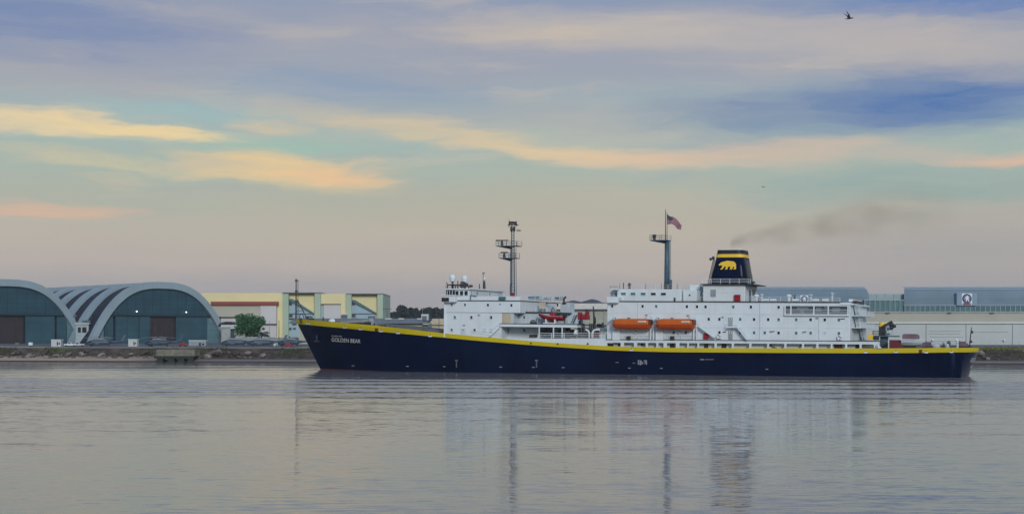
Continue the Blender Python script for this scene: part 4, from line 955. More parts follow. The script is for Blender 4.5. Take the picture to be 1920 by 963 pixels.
D2 = [(-46, -40.5, tealp, .9), (-40, -34, teald, .9), (-32.4, -24.5, teald, .7), (-24.2, -16, teald, 1.0), (-15.6, -8, teald, .7), (-7.6, 10.5, brown, 2.2), (11, 34.5, teald, .7), (35, 44.5, tealp, .9)]
hangar(303, 900, 'arched concrete hangar showing its full front and a row of roof ribs', D2, [(-18.3, 20.3), (18, 20.3)], 8)
D1 = [(-30, 11, brown, 2.2), (11.6, 31, teald, .7), (32.6, 39, teald, .9), (39.5, 46, tealp, .9)]
hangar(15, 856, 'arched concrete hangar cut by the left edge of the view', D1, [], 3)
def bg(name, label, cat, px, Y, group=None): e = empty(name, (P(px, 0, Y).x, Y, GZ)); tag(e, label, cat, group); return e
def part(e, name, px0, px1, py0, py1, Y, dep, m, bevel=0, base=False):
    a = P(px0, py1, Y); b = P(px1, py0, Y); z0 = GZ - .2 if base else a.z; o = e.matrix_world.translation if False else Vector(e.location)
    return MB().box(a.x - o.x, b.x - o.x, Y - o.y, Y + dep - o.y, z0 - o.z, b.z - o.z).build(name, m, e, bevel=bevel)
def sub(p, e, name, px0, px1, py0, py1, Y, dep, m): o = part(e, name, px0, px1, py0, py1, Y, dep, m); o.parent = p; return o
def polyp(e, name, pts, Y, dep, m):
    o = Vector(e.location); q = [P(px, py, Y) for px, py in pts]; return MB().prism_xz([(p.x - o.x, p.z - o.z) for p in q], Y - o.y, Y + dep - o.y).build(name, m, e)
pale = mat('pale_shed_paint', (.55, .60, .60), .7, var=.08, scale=.1)
# small white building between the hangars
e = bg('guard_house', 'small pale two storey office squeezed between the two arched hangars', 'building', 156, 875)
w = part(e, 'wall', 142, 166, 607, 645, 875, 6, mat('pale_blue_wall', (.36, .46, .50), .7), base=True); part(e, 'roof', 140.5, 167, 605, 607.5, 874, 8, pale)
for a, b in ((146, 151.5), (154, 162)): sub(w, e, 'window', a, b, 613, 623, 874.8, .3, glass)
for px in (158, 166): part(e, 'rooftop_unit', px - 4, px + 3, 600, 605, 877, 3, bluegrey)
part(e, 'antenna', 134.5, 143.5, 590.5, 591.6, 876, .4, greymetal); part(e, 'antenna_post', 140, 140.9, 591, 606, 876, .4, greymetal)
# ------------------------------------------------------------------ yellow aircraft hangar
ye = mat('hangar_yellow', (.78, .72, .40), .7, var=.06, scale=.05, streak=.1, scol=(.5, .47, .3)); gn_ = mat('hangar_pale_green', (.40, .52, .40), .7, var=.07, scale=.05)
pk = mat('wall_white_grey', (.58, .60, .60), .7, var=.06, scale=.06); tn = mat('wall_tan_grey', (.46, .47, .38), .7, var=.07, scale=.06); lb = mat('wall_light_blue', (.33, .48, .55), .7, var=.08, scale=.06); rb_ = mat('red_brown_fascia', (.26, .06, .045), .7, var=.15, scale=.05)
e = bg('yellow_hangar', 'long yellow hangar with pale green columns behind the bow of the ship', 'hangar', 550, 1000)
part(e, 'wall', 378, 530, 549, 645, 1000, 60, ye, base=True); part(e, 'column', 530, 541, 548.5, 645, 998.5, 60, gn_, base=True)
part(e, 'fascia', 395, 520.5, 565, 571.5, 994, 6, rb_); part(e, 'door_panel', 396, 487.5, 571.5, 645, 996, 3.9, tn, base=True); part(e, 'door_panel', 488, 518, 571.5, 607, 995.5, 4.4, pk); part(e, 'door_panel', 488, 518, 608, 645, 996, 3.9, pk, base=True); part(e, 'door_rail', 480, 519, 606.5, 608.2, 994.5, 1, dkmetal)
part(e, 'wall', 541.2, 590, 549.5, 645, 1003, 55, ye, base=True); part(e, 'column', 590, 601, 548.5, 645, 998, 60, gn_, base=True)
part(e, 'wall', 601, 649, 550.5, 645, 1001, 55, ye, base=True); part(e, 'column', 649, 659, 550.5, 645, 998, 60, gn_, base=True); part(e, 'wall', 659, 708, 552, 645, 1003, 55, ye, base=True); part(e, 'column', 707.5, 718, 550.5, 645, 998, 60, gn_, base=True)
part(e, 'coping', 529.5, 601.5, 547.6, 548.6, 997, 62, greymetal); part(e, 'coping', 648.5, 718.5, 549.6, 550.6, 997, 62, greymetal)
part(e, 'door_lintel', 601.5, 639, 569.3, 570.6, 999, 1.5, dkmetal); part(e, 'door_panel', 602, 607, 573, 645, 1000, .9, lb, base=True); part(e, 'door_panel', 607.3, 638.5, 571, 645, 999.6, 1.3, pk, base=True)
part(e, 'side_door', 640.5, 651, 590, 602, 997.5, .8, bluegrey); part(e, 'door_canopy', 640, 652, 587.5, 590, 996.5, 2, pk)
for x0, x1, s in ((541.5, 589.5, 0), (659.5, 707, 1)):
    g = polyp(e, 'gable', [(x0, 645), (x1 - 3, 645), (x1 - 3, 588), (x0, 562 + 2 * s)], 1001, 1.9, lb); 
    polyp(e, 'gable_roof', [(x0, 559.5 + 2 * s), (x0 + 6, 560 + 2 * s), (x1 - 2, 586), (x1 - 2, 588.5), (x0, 563 + 2 * s)], 999.5, 3, mat('gable_roof_teal', (.07, .16, .17), .7))
    part(e, 'string_course', x0, x1 - 4, 587, 588.6, 1000.4, .5, bluegrey)
    for a, b, c_, d in ((0, 6, 563.5, 572), (0, 7, 589, 594), (30, 44, 592, 598), (0, 12, 596, 599), (6, 14, 606, 609), (0, 5, 614, 618), (7, 13, 614, 617)): part(e, 'window', x0 + a + .5, x0 + b, c_, d, 1000.5, .4, dkmetal if a != 30 else bluegrey)
# low tan buildings at foot of the yellow hangar
e = bg('domed_hut', 'low tan hut with dark curved roof beside the right foot of the arched hangar', 'hut', 428, 905)
part(e, 'wall', 415, 446, 608, 645, 908, 12, mat('hut_grey', (.34, .38, .38), .7), base=True); part(e, 'fascia', 414, 447, 609.5, 613, 907, 13, pale)
o = Vector(e.location); mb = MB(); R = []
for i in range(13):
    a = math.pi * i / 12; p = P(429 - 19 * math.cos(a), 610 - 8 * math.sin(a), 910); R.append([(p.x - o.x, 3, p.z - o.z), (p.x - o.x, 14, p.z - o.z), (p.x - o.x, 14, p.z - o.z - .8), (p.x - o.x, 3, p.z - o.z - .8)])
mb.loft(R).build('roof', mat('hut_roof', (.10, .09, .10), .7), e); part(e, 'gable_end', 412, 446, 604, 610, 914, 8, mat('hut_brown', (.12, .11, .11), .8))
e = bg('utility_shed', 'square cream utility shed with a dark doorway, left of the green tree', 'shed', 446, 890)
part(e, 'wall', 439.5, 459, 616, 645, 890, 8, mat('shed_cream', (.47, .50, .40), .7), base=True); part(e, 'roof', 431.5, 460, 613.5, 616, 889.4, 9, pale); part(e, 'doorway', 432, 439, 616, 645, 892, 5, mat('doorway_blue', (.03, .05, .09), .7), base=True); part(e, 'vent', 449, 450.5, 625, 626.5, 889.8, .3, dkmetal)
e = bg('white_annex', 'long white flat annex behind the arched hangar foot', 'building', 425, 940)
part(e, 'wall', 405, 447, 597, 640, 940, 10, pk, base=True); part(e, 'roof', 404, 448, 593.5, 596, 939, 12, dkmetal); 
# quay wall
e = bg('boundary_wall', 'low grey boundary wall running along the airfield behind the helicopters', 'wall', 520, 820)
part(e, 'wall', 440, 620, 632.5, 646, 820, 1, mat('grey_blockwork', (.28, .32, .32), .8), base=True); part(e, 'coping', 439, 621, 631.5, 632.6, 819.7, 1.6, pale)
# buildings right of the yellow hangar
e = bg('flat_roofed_block', 'low tan block with a wide blue grey roof in front of the trees', 'building', 720, 800)
part(e, 'wall', 560, 806, 605, 645, 800, 20, mat('block_tan', (.42, .45, .36), .7), base=True)
polyp(e, 'roof', [(540, 606), (800, 606), (806, 596.5), (552, 596.5)], 797, 26, mat('roof_blue_grey', (.12, .16, .22), .6))
for a, b in ((722, 734), (747, 757), (782, 790)): part(e, 'rooflight', a, b, 596, 598.5, 796.5, 3, pale)
t = part(e, 'stair_tower', 790, 803, 588.5, 600, 796, 8, pale); sub(t, e, 'window', 791.5, 800, 592, 600, 795.7, .6, bluegrey)
part(e, 'door_hood', 793, 802, 606.5, 608, 796, 4, pale); part(e, 'vent_box', 802, 809, 607, 613, 798, 3, bluegrey)
e = bg('tan_warehouse', 'flat tan warehouse at the forward end of the white deckhouse', 'building', 815, 840)
part(e, 'wall', 803, 850, 597, 645, 840, 20, mat('warehouse_tan', (.50, .45, .33), .7), base=True); part(e, 'rail', 810, 834, 608, 609, 838.5, .4, dkmetal)
e = bg('white_warehouse', 'white warehouse with olive walls seen between the two deckhouses', 'building', 1100, 900)
part(e, 'wall', 1040, 1160, 580, 645, 900, 30, mat('warehouse_olive', (.36, .38, .31), .7), base=True); part(e, 'upper_wall', 1036, 1165, 568.5, 580, 899, 32, mat('warehouse_white', (.62, .62, .58), .7)); part(e, 'eave', 1036, 1165, 579, 580.6, 897.6, 2, bluegrey); part(e, 'downpipe', 1132, 1134, 581, 640, 899.4, .6, greymetal)
# ------------------------------------------------------------------ long seaplane hangar on the right
rf = mat('barrel_roof', (.17, .25, .31), .75, spec=.2, var=.10, scale=.08, streak=.15, scol=(.10, .18, .26)); rl_ = mat('roof_pale_strip', (.30, .40, .48), .5, var=.08)
cz = mat('concrete_band', (.42, .43, .36), .8, var=.08, scale=.06, streak=.12, scol=(.3, .3, .26)); ww = mat('hangar_white_wall', (.47, .53, .53), .7, var=.06, scale=.06, streak=.15, scol=(.34, .36, .36)); tg = mat('clerestory_glass', (.05, .15, .17), .25, var=.25, scale=.1)
e = bg('long_hangar', 'long pale hangar with blue barrel roofs and a glazed clerestory behind the stern', 'hangar', 1700, 720)
XR = 2060; Yh = 720
part(e, 'wall', 1380, XR, 604.5, 650, Yh, 60, ww, base=True); part(e, 'ledge', 1378, XR, 604, 605.8, Yh - .8, 61, white2); part(e, 'ledge_shadow_strip', 1380, XR, 605.8, 607, Yh - .3, 1, bluegrey); part(e, 'concrete_band', 1380, XR, 586.5, 604, Yh - .2, 60, cz)  # blue grey strip below the ledge is its painted shadow
part(e, 'cornice', 1380, XR, 583.5, 586.5, Yh - .6, 60, greymetal)
for px in (1660, 1776, 1856): part(e, 'gutter_outlet', px, px + 8, 585.5, 587.5, Yh - .9, .6, dkmetal)
def barrel(x0, x1, ytop, ybot, hip_l, hip_r):
    o = Vector(e.location); mb = MB(); R = []; n = 14; Y0 = Yh + 2
    a = P(x0, ytop, Y0); b = P(x1, ytop, Y0); zb = P(x0, ybot, Y0).z; zt = a.z + 1.2; D = 14.
    for i in range(n + 1):
        q = math.pi * i / n; y = D / 2 - D / 2 * math.cos(q); z = zb + (zt - zb) * math.sin(q) ** .62; inr = (z - zb) / (zt - zb)
        R.append(((a.x + hip_l * y, y, z), (b.x - hip_r * inr ** 3, y, z)))
    for (p, s), (p2, s2) in zip(R, R[1:]): mb.add([(p[0]-o.x, p[1]+2, p[2]-o.z), (s[0]-o.x, s[1]+2, s[2]-o.z), (s2[0]-o.x, s2[1]+2, s2[2]-o.z), (p2[0]-o.x, p2[1]+2, p2[2]-o.z)], [(0, 1, 2, 3)])
    for k in (0, 1): mb.add([(r[k][0]-o.x, r[k][1]+2, r[k][2]-o.z) for r in R], [tuple(range(len(R)))])
    r = mb.build('barrel_roof', rf, e, smooth=False)
    sm_ = MB()
    for f_ in (.86, .95, .995):
        q = math.pi - math.asin(1.0) if False else math.asin(f_ ** (1 / .62)); y = D / 2 - D / 2 * math.cos(q); z = zb + (zt - zb) * f_
        sm_.box(a.x - o.x + 1, b.x - o.x - hip_r, y + 1.7, y + 2.1, z - o.z, z - o.z + .4)
    sm_.build('roof_seams', rl_, r); return r
barrel(1400, 1630, 541.5, 568, 0, 1.5); barrel(1695, XR, 541.5, 572, .34, 0)
part(e, 'glazed_hall_wall', 1628, 1696, 551, 586, Yh + 6, 30, mat('hall_panel', (.24, .36, .38), .5)); part(e, 'hall_glass', 1621, 1694, 562.5, 584, Yh + 1, 4, tg); part(e, 'hall_sill', 1620, 1695, 561.5, 563, Yh + .5, 3, rl_)
part(e, 'clerestory_glass', 1695.5, XR, 572.5, 584, Yh + .8, 5, tg); part(e, 'clerestory_sill', 1695, XR, 571.6, 572.8, Yh + .4, 5, rl_); part(e, 'clerestory_glass', 1400, 1620, 572.5, 584, Yh + .8, 5, tg)
px = 1621
while px < XR:
    part(e, 'mullion', px, px + 1.1, 563 if px < 1694 else 573, 584, Yh + .4, .5, rl_); px += 9.4
for px in (1628, 1644, 1660, 1676, 1692): part(e, 'hall_mullion', px, px + .7, 551, 562, Yh + 5.7, .4, rl_)
for px in (1736, 1811, 1898, 1975): part(e, 'door_joint', px, px + .8, 608, 650, Yh - .15, .4, bluegrey)
for a, b, y in ((1742, 1802, 620), (1824, 1890, 621.5), (1742, 1800, 625), (1744, 1806, 631)): part(e, 'door_groove', a, b, y, y + .9, Yh - .12, .4, mat('groove_grey', (.30, .35, .36), .8))
for px in (1749, 1883): MB().sphere(P(px, 637.5, Yh - 1) - Vector(e.location), .55, 10, 8).build('wall_lamp', white2, e)
def badge(px, py, w, frame):
    f = part(e, 'badge_housing', px - frame, px + frame, py - w * .95, py + w * 1.15, Yh - .4, 6, mat('badge_housing_grey', (.20, .32, .42), .6)); b = part(e, 'badge_board', px - w * .85, px + w * .85, py - w * .85, py + w * 1.0, Yh - .7, .4, white2)
    o = Vector(e.location); c = P(px, py, Yh - .8) - o; R_ = w * .78 * Yh / F
    d = MB(); d.cyl(c, c + Vector((0, .15, 0)), R_, R_, 28); d.build('badge_disc', mat('badge_navy', (.02, .025, .10), .5), b)
    d = MB(); d.cyl(c - Vector((0, .1, 0)), c, R_ * .72, R_ * .72, 24); d.build('badge_field', mat('badge_blue', (.07, .10, .28), .5), b)
    fig = [(-.05, .62), (.12, .66), (.28, .52), (.2, .42), (.3, .34), (.5, .4), (.52, .28), (.3, .12), (.34, -.1), (.46, -.3), (.4, -.56), (.52, -.66), (.28, -.66), (.24, -.36), (.06, -.24), (-.06, -.42), (-.12, -.66), (-.34, -.64), (-.22, -.52), (-.24, -.3), (-.2, -.06), (-.42, .02), (-.48, -.14), (-.56, .02), (-.36, .2), (-.16, .2), (-.3, .36), (-.48, .34), (-.42, .46), (-.2, .46)]
    pts = [c + Vector((a * R_, -.2, z * R_)) for a, z in fig]; tri = mg.tessellate_polygon([[Vector((p.x, p.z, 0)) for p in pts]])
    MB().add(pts, [tuple(t) for t in tri]).build('badge_figure', white2, b, fix=False)
    s = MB(); s.prism_xz([(c.x - R_, c.z - R_ * 1.0), (c.x - R_ * .6, c.z - R_ * 1.22), (c.x + R_ * .6, c.z - R_ * 1.22), (c.x + R_, c.z - R_ * 1.0), (c.x + R_ * .7, c.z - R_ * .92), (c.x - R_ * .7, c.z - R_ * .92)], c.y - .25, c.y); s.build('badge_scroll', mat('badge_red', (.25, .03, .06), .5), b)
badge(1813, 559.5, 11.5, 19); badge(1508, 560.5, 8.5, 16)
# ------------------------------------------------------------------ trees and far hill
def crown_leaves(mb, c, r, n, s, mi=2):
    for _ in range(n):
        d = Vector((random.gauss(0, 1), random.gauss(0, 1), random.gauss(0, 1))).normalized() * random.uniform(.55, 1.08)
        p = Vector((c[0] + d.x * r[0], c[1] + d.y * r[1], c[2] + d.z * r[2])); a = Vector((random.gauss(0, 1), random.gauss(0, 1), random.gauss(0, .7))).normalized() * s * random.uniform(.6, 1.4); b = a.cross(Vector((random.gauss(0, 1), random.gauss(0, 1), random.gauss(0, 1)))).normalized() * s * random.uniform(.4, .9)
        mb.add([p - a, p - b * .6, p + a, p + b], [(0, 1, 2, 3)], random.randrange(mi))
def tree(name, label, px0, px1, pyt, pyb, Y, mats, nl, ls, lobes, group=None, seed=1, umbrella=False):
    random.seed(seed); a = P(px0, pyb, Y); b = P(px1, pyt, Y); w = b.x - a.x; h = b.z - GZ; e = empty(name, ((a.x + b.x) / 2, Y, GZ)); tag(e, label, 'tree', group)
    t = MB(); t.cyl((0, 0, -.3), (w * .02, 0, h * .5), w * .035, w * .02, 8)
    L_ = []
    for i in range(lobes):
        q = random.random() ** .4; d = Vector((random.gauss(0, 1), random.gauss(0, 1), random.gauss(0, 1))).normalized() * q; L_.append((Vector((d.x * w * .38, d.y * w * .38, h * .54 + d.z * h * .36)), w * random.uniform(.09, .17)))
    for c, r in L_[::3]: t.cyl((w * .01, 0, h * random.uniform(.25, .5)), c, w * .014, w * .005, 5)
    t.build('trunk', mat('bark', (.08, .06, .05), .9), e)
    m = MB()
    for c, r in L_: crown_leaves(m, c, (r, r, r * .8), nl, ls, len(mats))
    m.build('crown', mats, e, fix=False); return e
gm = [mat('leaf_deep', (.012, .075, .025), .7, var=.3), mat('leaf_mid', (.025, .13, .035), .7, var=.3), mat('leaf_light', (.05, .19, .05), .7, var=.3)]
tree('broadleaf_tree', 'round dense green tree in front of the yellow hangar', 432, 503, 579, 640, 850, gm, 95, .62, 75, seed=4)
tree('small_tree', 'thin brownish bush leaning out at the right edge of the round green tree', 484, 508, 612, 640, 850, [mat('leaf_brown', (.05, .05, .03), .8), gm[0]], 60, .4, 12, seed=8)
fm2 = [mat('far_leaf_hazed_dark', (.016, .035, .04), .8, var=.3), mat('far_leaf_hazed_mid', (.03, .055, .055), .8, var=.3)]  # distance haze painted into the leaf colour as a blue tint
for i, (a, b, yt, s, um, d) in enumerate(((726, 750, 580, 1, 0, 'short round dark tree at the left end of the far row'), (737, 768, 569, 2, 0, 'tall broad dark tree, second in the far row'), (760, 788, 572, 3, 0, 'wide dark tree in the middle of the far row'), (780, 806, 571, 4, 0, 'dark tree behind the small stair tower'), (796, 822, 566.5, 5, 1, 'tallest feathery eucalyptus in the far row'), (816, 846, 574, 6, 1, 'dark tree half hidden by the white bridge front'), (700, 735, 588, 9, 0, 'low dark shrub tree just right of the yellow hangar'))):
    tree('far_tree', d, a - 5, b + 5, yt - 2, 640, 1250 + 15 * i, fm2, 130, 1.2, 60, 'trees beyond the airfield', seed=20 + s, umbrella=False)
hl = MB(); pts = [(700, 632), (800, 600), (980, 575), (1060, 566), (1075, 562.5), (1090, 565.5), (1103, 562), (1110, 560), (1121, 562.5), (1130, 567), (1180, 570), (1300, 585), (1500, 632)]
q = [P(x, y, 2600) for x, y in pts]; R = []
for p in q: R.append([(p.x, 2300, GZ - 1), (p.x, 2500, p.z * .8), (p.x, 2600, p.z), (p.x, 2800, p.z * .7), (p.x, 3100, GZ - 1)])
hl.loft(R); tag(hl.build('hill', mat('far_hill', (.03, .04, .06), .9, var=.3, scale=.01), smooth=True), kind='structure')
# ------------------------------------------------------------------ shore things
e = empty('concrete_landing', (P(328, 0, 412).x, 412, 0)); tag(e, 'weathered concrete landing stage on stubby piles at the water edge', 'jetty')
Yj = yshore(P(328, 0, 412).x) - 1; cj = mat('wet_concrete', (.19, .19, .15), .9, var=.35, scale=.6, streak=.5, scol=(.05, .06, .04)); e.location.y = Yj
part(e, 'deck', 292.5, 365, 656.5, 667, Yj, 7, cj); part(e, 'lower_beam', 288, 363, 667, 671.5, Yj + .3, 6, mat('weed_concrete', (.03, .04, .035), .9)); part(e, 'kerb', 293, 366, 655, 656.6, Yj + .2, 6.6, cj)
for a, b in ((294, 305.5), (314, 327), (333.5, 345), (352, 362)): part(e, 'pile', a, b, 671, 682, Yj + .5, 2.5, mat('weed_concrete', (.03, .04, .035), .9))
def cabin(px0, px1, pyt, Y, label, m=pale):
    e = bg('portable_cabin', label, 'cabin', (px0 + px1) / 2, Y, 'small cabins on the airfield'); b = part(e, 'wall', px0, px1, pyt + 1.2, 650, Y, 3, m, base=True); part(e, 'roof', px0 - .6, px1 + .6, pyt, pyt + 1.3, Y - .3, 3.6, white2)
    w = px1 - px0; sub(b, e, 'door', px1 - w * .42, px1 - w * .28, pyt + 4.5, pyt + 11, Y - .1, .2, dkmetal); sub(b, e, 'window', px1 - w * .22, px1 - w * .1, pyt + 6, pyt + 9, Y - .1, .2, glass); return e
cabin(96, 114, 636, 600, 'white portable cabin in front of the left hangar, next to the parked truck'); cabin(240.5, 257, 635.5, 610, 'white portable cabin in front of the second hangar, between two helicopters')
cabin(354, 386, 637.5, 640, 'long pale grey cabin in front of the second hangar doors, right of the red cart', mat('cabin_grey', (.26, .34, .36), .7)); cabin(513, 520.5, 639.5, 640, 'small white box cabin near the bow of the ship, right of the last helicopter')
for px0, px1, y0, lb_ in ((53.5, 60.5, 641.5, 'small white square notice board at the foot of the left hangar'), (28, 36, 642, 'small dull green box at the foot of the left hangar')):
    e = bg('utility_box', lb_, 'box', px0, 600, 'boxes on the airfield'); part(e, 'body', px0, px1, y0, 647, 600, 1, white2 if px0 > 40 else mat('dull_green', (.12, .17, .14), .8)); part(e, 'plinth', px0 + 1, px1 - 1, 646.5, 651, 600.2, .6, dkmetal)
# helicopters
hgm = mat('helicopter_grey', (.05, .085, .125), .5, var=.15, scale=.5); hdk = mat('helicopter_dark', (.02, .03, .045), .4); hpl = mat('helicopter_cover', (.22, .26, .29), .7)
def helicopter(px, Y, rz, label, fold=False):
    c = P(px, 0, Y); e = empty('helicopter', (c.x, Y, GZ), rz); tag(e, label, 'helicopter', 'helicopters parked along the shore')
    def ring(x, w, zb, zt): return [Vector((x, w * math.copysign(abs(math.cos(a)) ** .6, math.cos(a)), (zb + zt) / 2 + (zt - zb) / 2 * math.copysign(abs(math.sin(a)) ** .7, math.sin(a)))) for a in [k * math.pi / 6 for k in range(12)]]
    MB().loft([ring(x, w, a, b) for x, w, a, b in ((-7.4, .25, 1.0, 1.4), (-7.0, .7, .75, 1.8), (-6.2, 1.0, .65, 2.3), (-5.2, 1.15, .6, 2.75), (-4, 1.2, .6, 2.9), (0, 1.2, .6, 2.9), (2, 1.0, .75, 2.8), (3.4, .6, 1.2, 2.6))]).build('fuselage', hgm, e, smooth=True)
    MB().loft([ring(x, w, a, b) for x, w, a, b in ((3.2, .6, 1.25, 2.6), (5, .42, 1.5, 2.5), (8.2, .28, 1.8, 2.45))]).build('tail_boom', hgm, e, smooth=True)
    MB().prism_xz([(7.4, 2.0), (8.6, 2.0), (10.0, 5.0), (9.0, 5.1)], -.15, .15).build('tail_fin', hgm, e); MB().box(8.0, 9.0, -2.1, 2.1, 2.1, 2.22).build('stabilator', hgm, e)
    MB().loft([ring(x, w, a, b) for x, w, a, b in ((-4.4, .3, 2.7, 3.1), (-3.6, .8, 2.7, 3.6), (-1, 1.0, 2.7, 3.75), (1.2, .7, 2.6, 3.4), (2.2, .3, 2.6, 3.0))]).build('engine_housing', hpl, e, smooth=True)
    hb = MB().cyl((-1.4, 0, 3.6), (-1.4, 0, 4.4), .3, .4, 10).build('rotor_hub', hdk, e)
    for k in range(4):
        a = rad(12 + 8 * k if fold else 45 + 90 * k); d = Vector((math.cos(a), math.sin(a), -.03)); p = Vector((-1.4, 0, 4.3)); MB().bar(p + d * .4, p + d * 8.0 + Vector((0, 0, -.35)), .55, .1).build('rotor_blade', greymetal, hb)
    MB().loft([ring(x, w, a, b) for x, w, a, b in ((-7.15, .55, 1.3, 1.75), (-6.5, 1.02, 1.35, 2.2), (-5.3, 1.19, 1.45, 2.68), (-4.6, 1.22, 1.6, 2.6))]).build('cockpit_glass', hdk, e, smooth=True)
    for x, y in ((-5, -1.3), (-5, 1.3), (2.5, 0)): MB().cyl((x, y - .15, .35), (x, y + .15, .35), .36, .36, 12).build('wheel', black, e)
    st_ = MB()
    for y in (-1.2, 1.2): st_.bar((-5, y, .4), (-4.4, y * .8, 1.2), .14)
    st_.bar((2.5, 0, .4), (2.2, 0, 1.4), .14); st_.build('landing_gear', hdk, e); MB().box(-3.2, -1.4, -1.26, -1.15, .95, 2.4).build('cabin_door', mat('helicopter_door', (.06, .10, .14), .5), e)
    return e
helicopter(193, 610, rad(8), 'dark grey helicopter parked between the feet of the two arched hangars'); helicopter(303, 600, rad(-6), 'dark grey helicopter with pale engine covers, in front of the open hangar bay')
helicopter(446, 610, rad(5), 'grey helicopter parked below the round green tree', True); helicopter(496, 600, rad(14), 'grey helicopter parked right of the round green tree, rotor folded', True); helicopter(548, 640, rad(-10), 'grey helicopter half hidden behind the bow of the ship', True)
# pickup truck and carts
def truck(px, Y, label, m):
    c = P(px, 0, Y); e = empty('pickup_truck', (c.x, Y, GZ), rad(4)); tag(e, label, 'truck')
    MB().prism_xz([(-2.6, .5), (2.6, .5), (2.6, 1.1), (.4, 1.15), (-.2, 1.2), (-2.5, 1.1)], -.9, .9).build('body', m, e, bevel=.06); MB().prism_xz([(-1.3, 1.1), (.5, 1.1), (.3, 1.8), (-.7, 1.8)], -.8, .8).build('cab', m, e, bevel=.06); MB().prism_xz([(-1.0, 1.2), (.3, 1.2), (.2, 1.68), (-.65, 1.68)], -.83, .83).build('window', glass, e)
    for x in (-1.7, 1.7):
        for y in (-.85, .85): w = MB().cyl((x, y - .1, .38), (x, y + .1, .38), .38, .38, 12).build('wheel', black, e)
    MB().box(-2.64, -2.58, -.7, -.4, .75, .95).build('headlight', white2, e); MB().box(-2.64, -2.58, .4, .7, .75, .95).build('headlight', white2, e); return e
truck(132, 600, 'white pickup truck parked at the foot of the left hangar arch', white2); truck(147, 606, 'second pale pickup truck, nose hidden behind the white one', pale)
def cart(px, Y, label, m):
    c = P(px, 0, Y); e = empty('ground_cart', (c.x, Y, GZ)); tag(e, label, 'cart', 'red carts on the airfield'); MB().box(-1.6, 1.6, -.7, .7, .5, 1.2).build('body', m, e, bevel=.08); MB().prism_xz([(-.9, 1.2), (.5, 1.2), (.2, 1.9), (-.5, 1.9)], -.6, .6).build('cab', m, e)
    for x in (-1.1, 1.1):
        for y in (-.6, .6): MB().cyl((x, y - .1, .3), (x, y + .1, .3), .3, .3, 10).build('wheel', black, e)
cart(343, 600, 'small red tow cart in front of the second hangar', redpaint); cart(541, 560, 'small red tow cart just left of the ship bow', redpaint)
# lamp posts and poles
def pole(px, pyt, Y, label, head, m=dkmetal):
    c = P(px, pyt, Y); e = empty('lamp_post', (c.x, Y, GZ)); tag(e, label, 'lamp post', 'poles on the airfield'); h = c.z - GZ; MB().cyl((0, 0, 0), (0, 0, h), .2, .12, 8).build('post', m, e)
    if head: MB().box(-head, head, -.2, .2, h - .1, h + .25).build('lamp_head', m, e)
    else: MB().sphere((0, 0, h), .22, 8, 6).build('finial', m, e)
pole(505.5, 602, 780, 'slim grey pole right of the green tree, before the yellow hangar', 0, greymetal); pole(523, 601, 760, 'darker slim pole before the yellow column, nearer the bow', 0)
pole(726, 579, 900, 'street lamp with double arm left of the far trees', 3.0); pole(792.5, 580, 900, 'thin lamp post beside the small stair tower', .6, greymetal); pole(823, 596, 780, 'short lamp post in front of the tan warehouse', .8)
e = bg('perimeter_fence', 'low wire fence on posts along the grass behind the stern', 'fence', 1870, 430); o = Vector(e.location)
for px in range(1826, 2000, 14):
    p = P(px, 640, 430) - o; MB().cyl((p.x, 0, 3.8 - GZ - .6), (p.x, 0, 5.9 - GZ), .05, .05, 6).build('post', greymetal, e)
a = P(1800, 0, 430).x - o.x; b = P(2000, 0, 430).x - o.x
for z in (4.6, 5.2, 5.85): MB().bar((a, 0, z - GZ), (b, 0, z - GZ), .04).build('rail', greymetal, e)
# ------------------------------------------------------------------ haze over the harbour
hzm = bpy.data.materials.new('haze'); hzm.use_nodes = True; nt = hzm.node_tree; nt.nodes.remove(nt.nodes['Principled BSDF'])
pv = nt.nodes.new('ShaderNodeVolumePrincipled'); pv.inputs['Color'].default_value = (.82, .88, .95, 1); pv.inputs['Density'].default_value = .00007; nt.links.new(pv.outputs[0], nt.nodes['Material Output'].inputs['Volume'])
hzb = MB().box(-1500, 1500, -60, 3300, -3.6, 95).build('haze', hzm); tag(hzb, 'thin pale haze lying over the harbour and airfield', 'haze', kind='stuff')

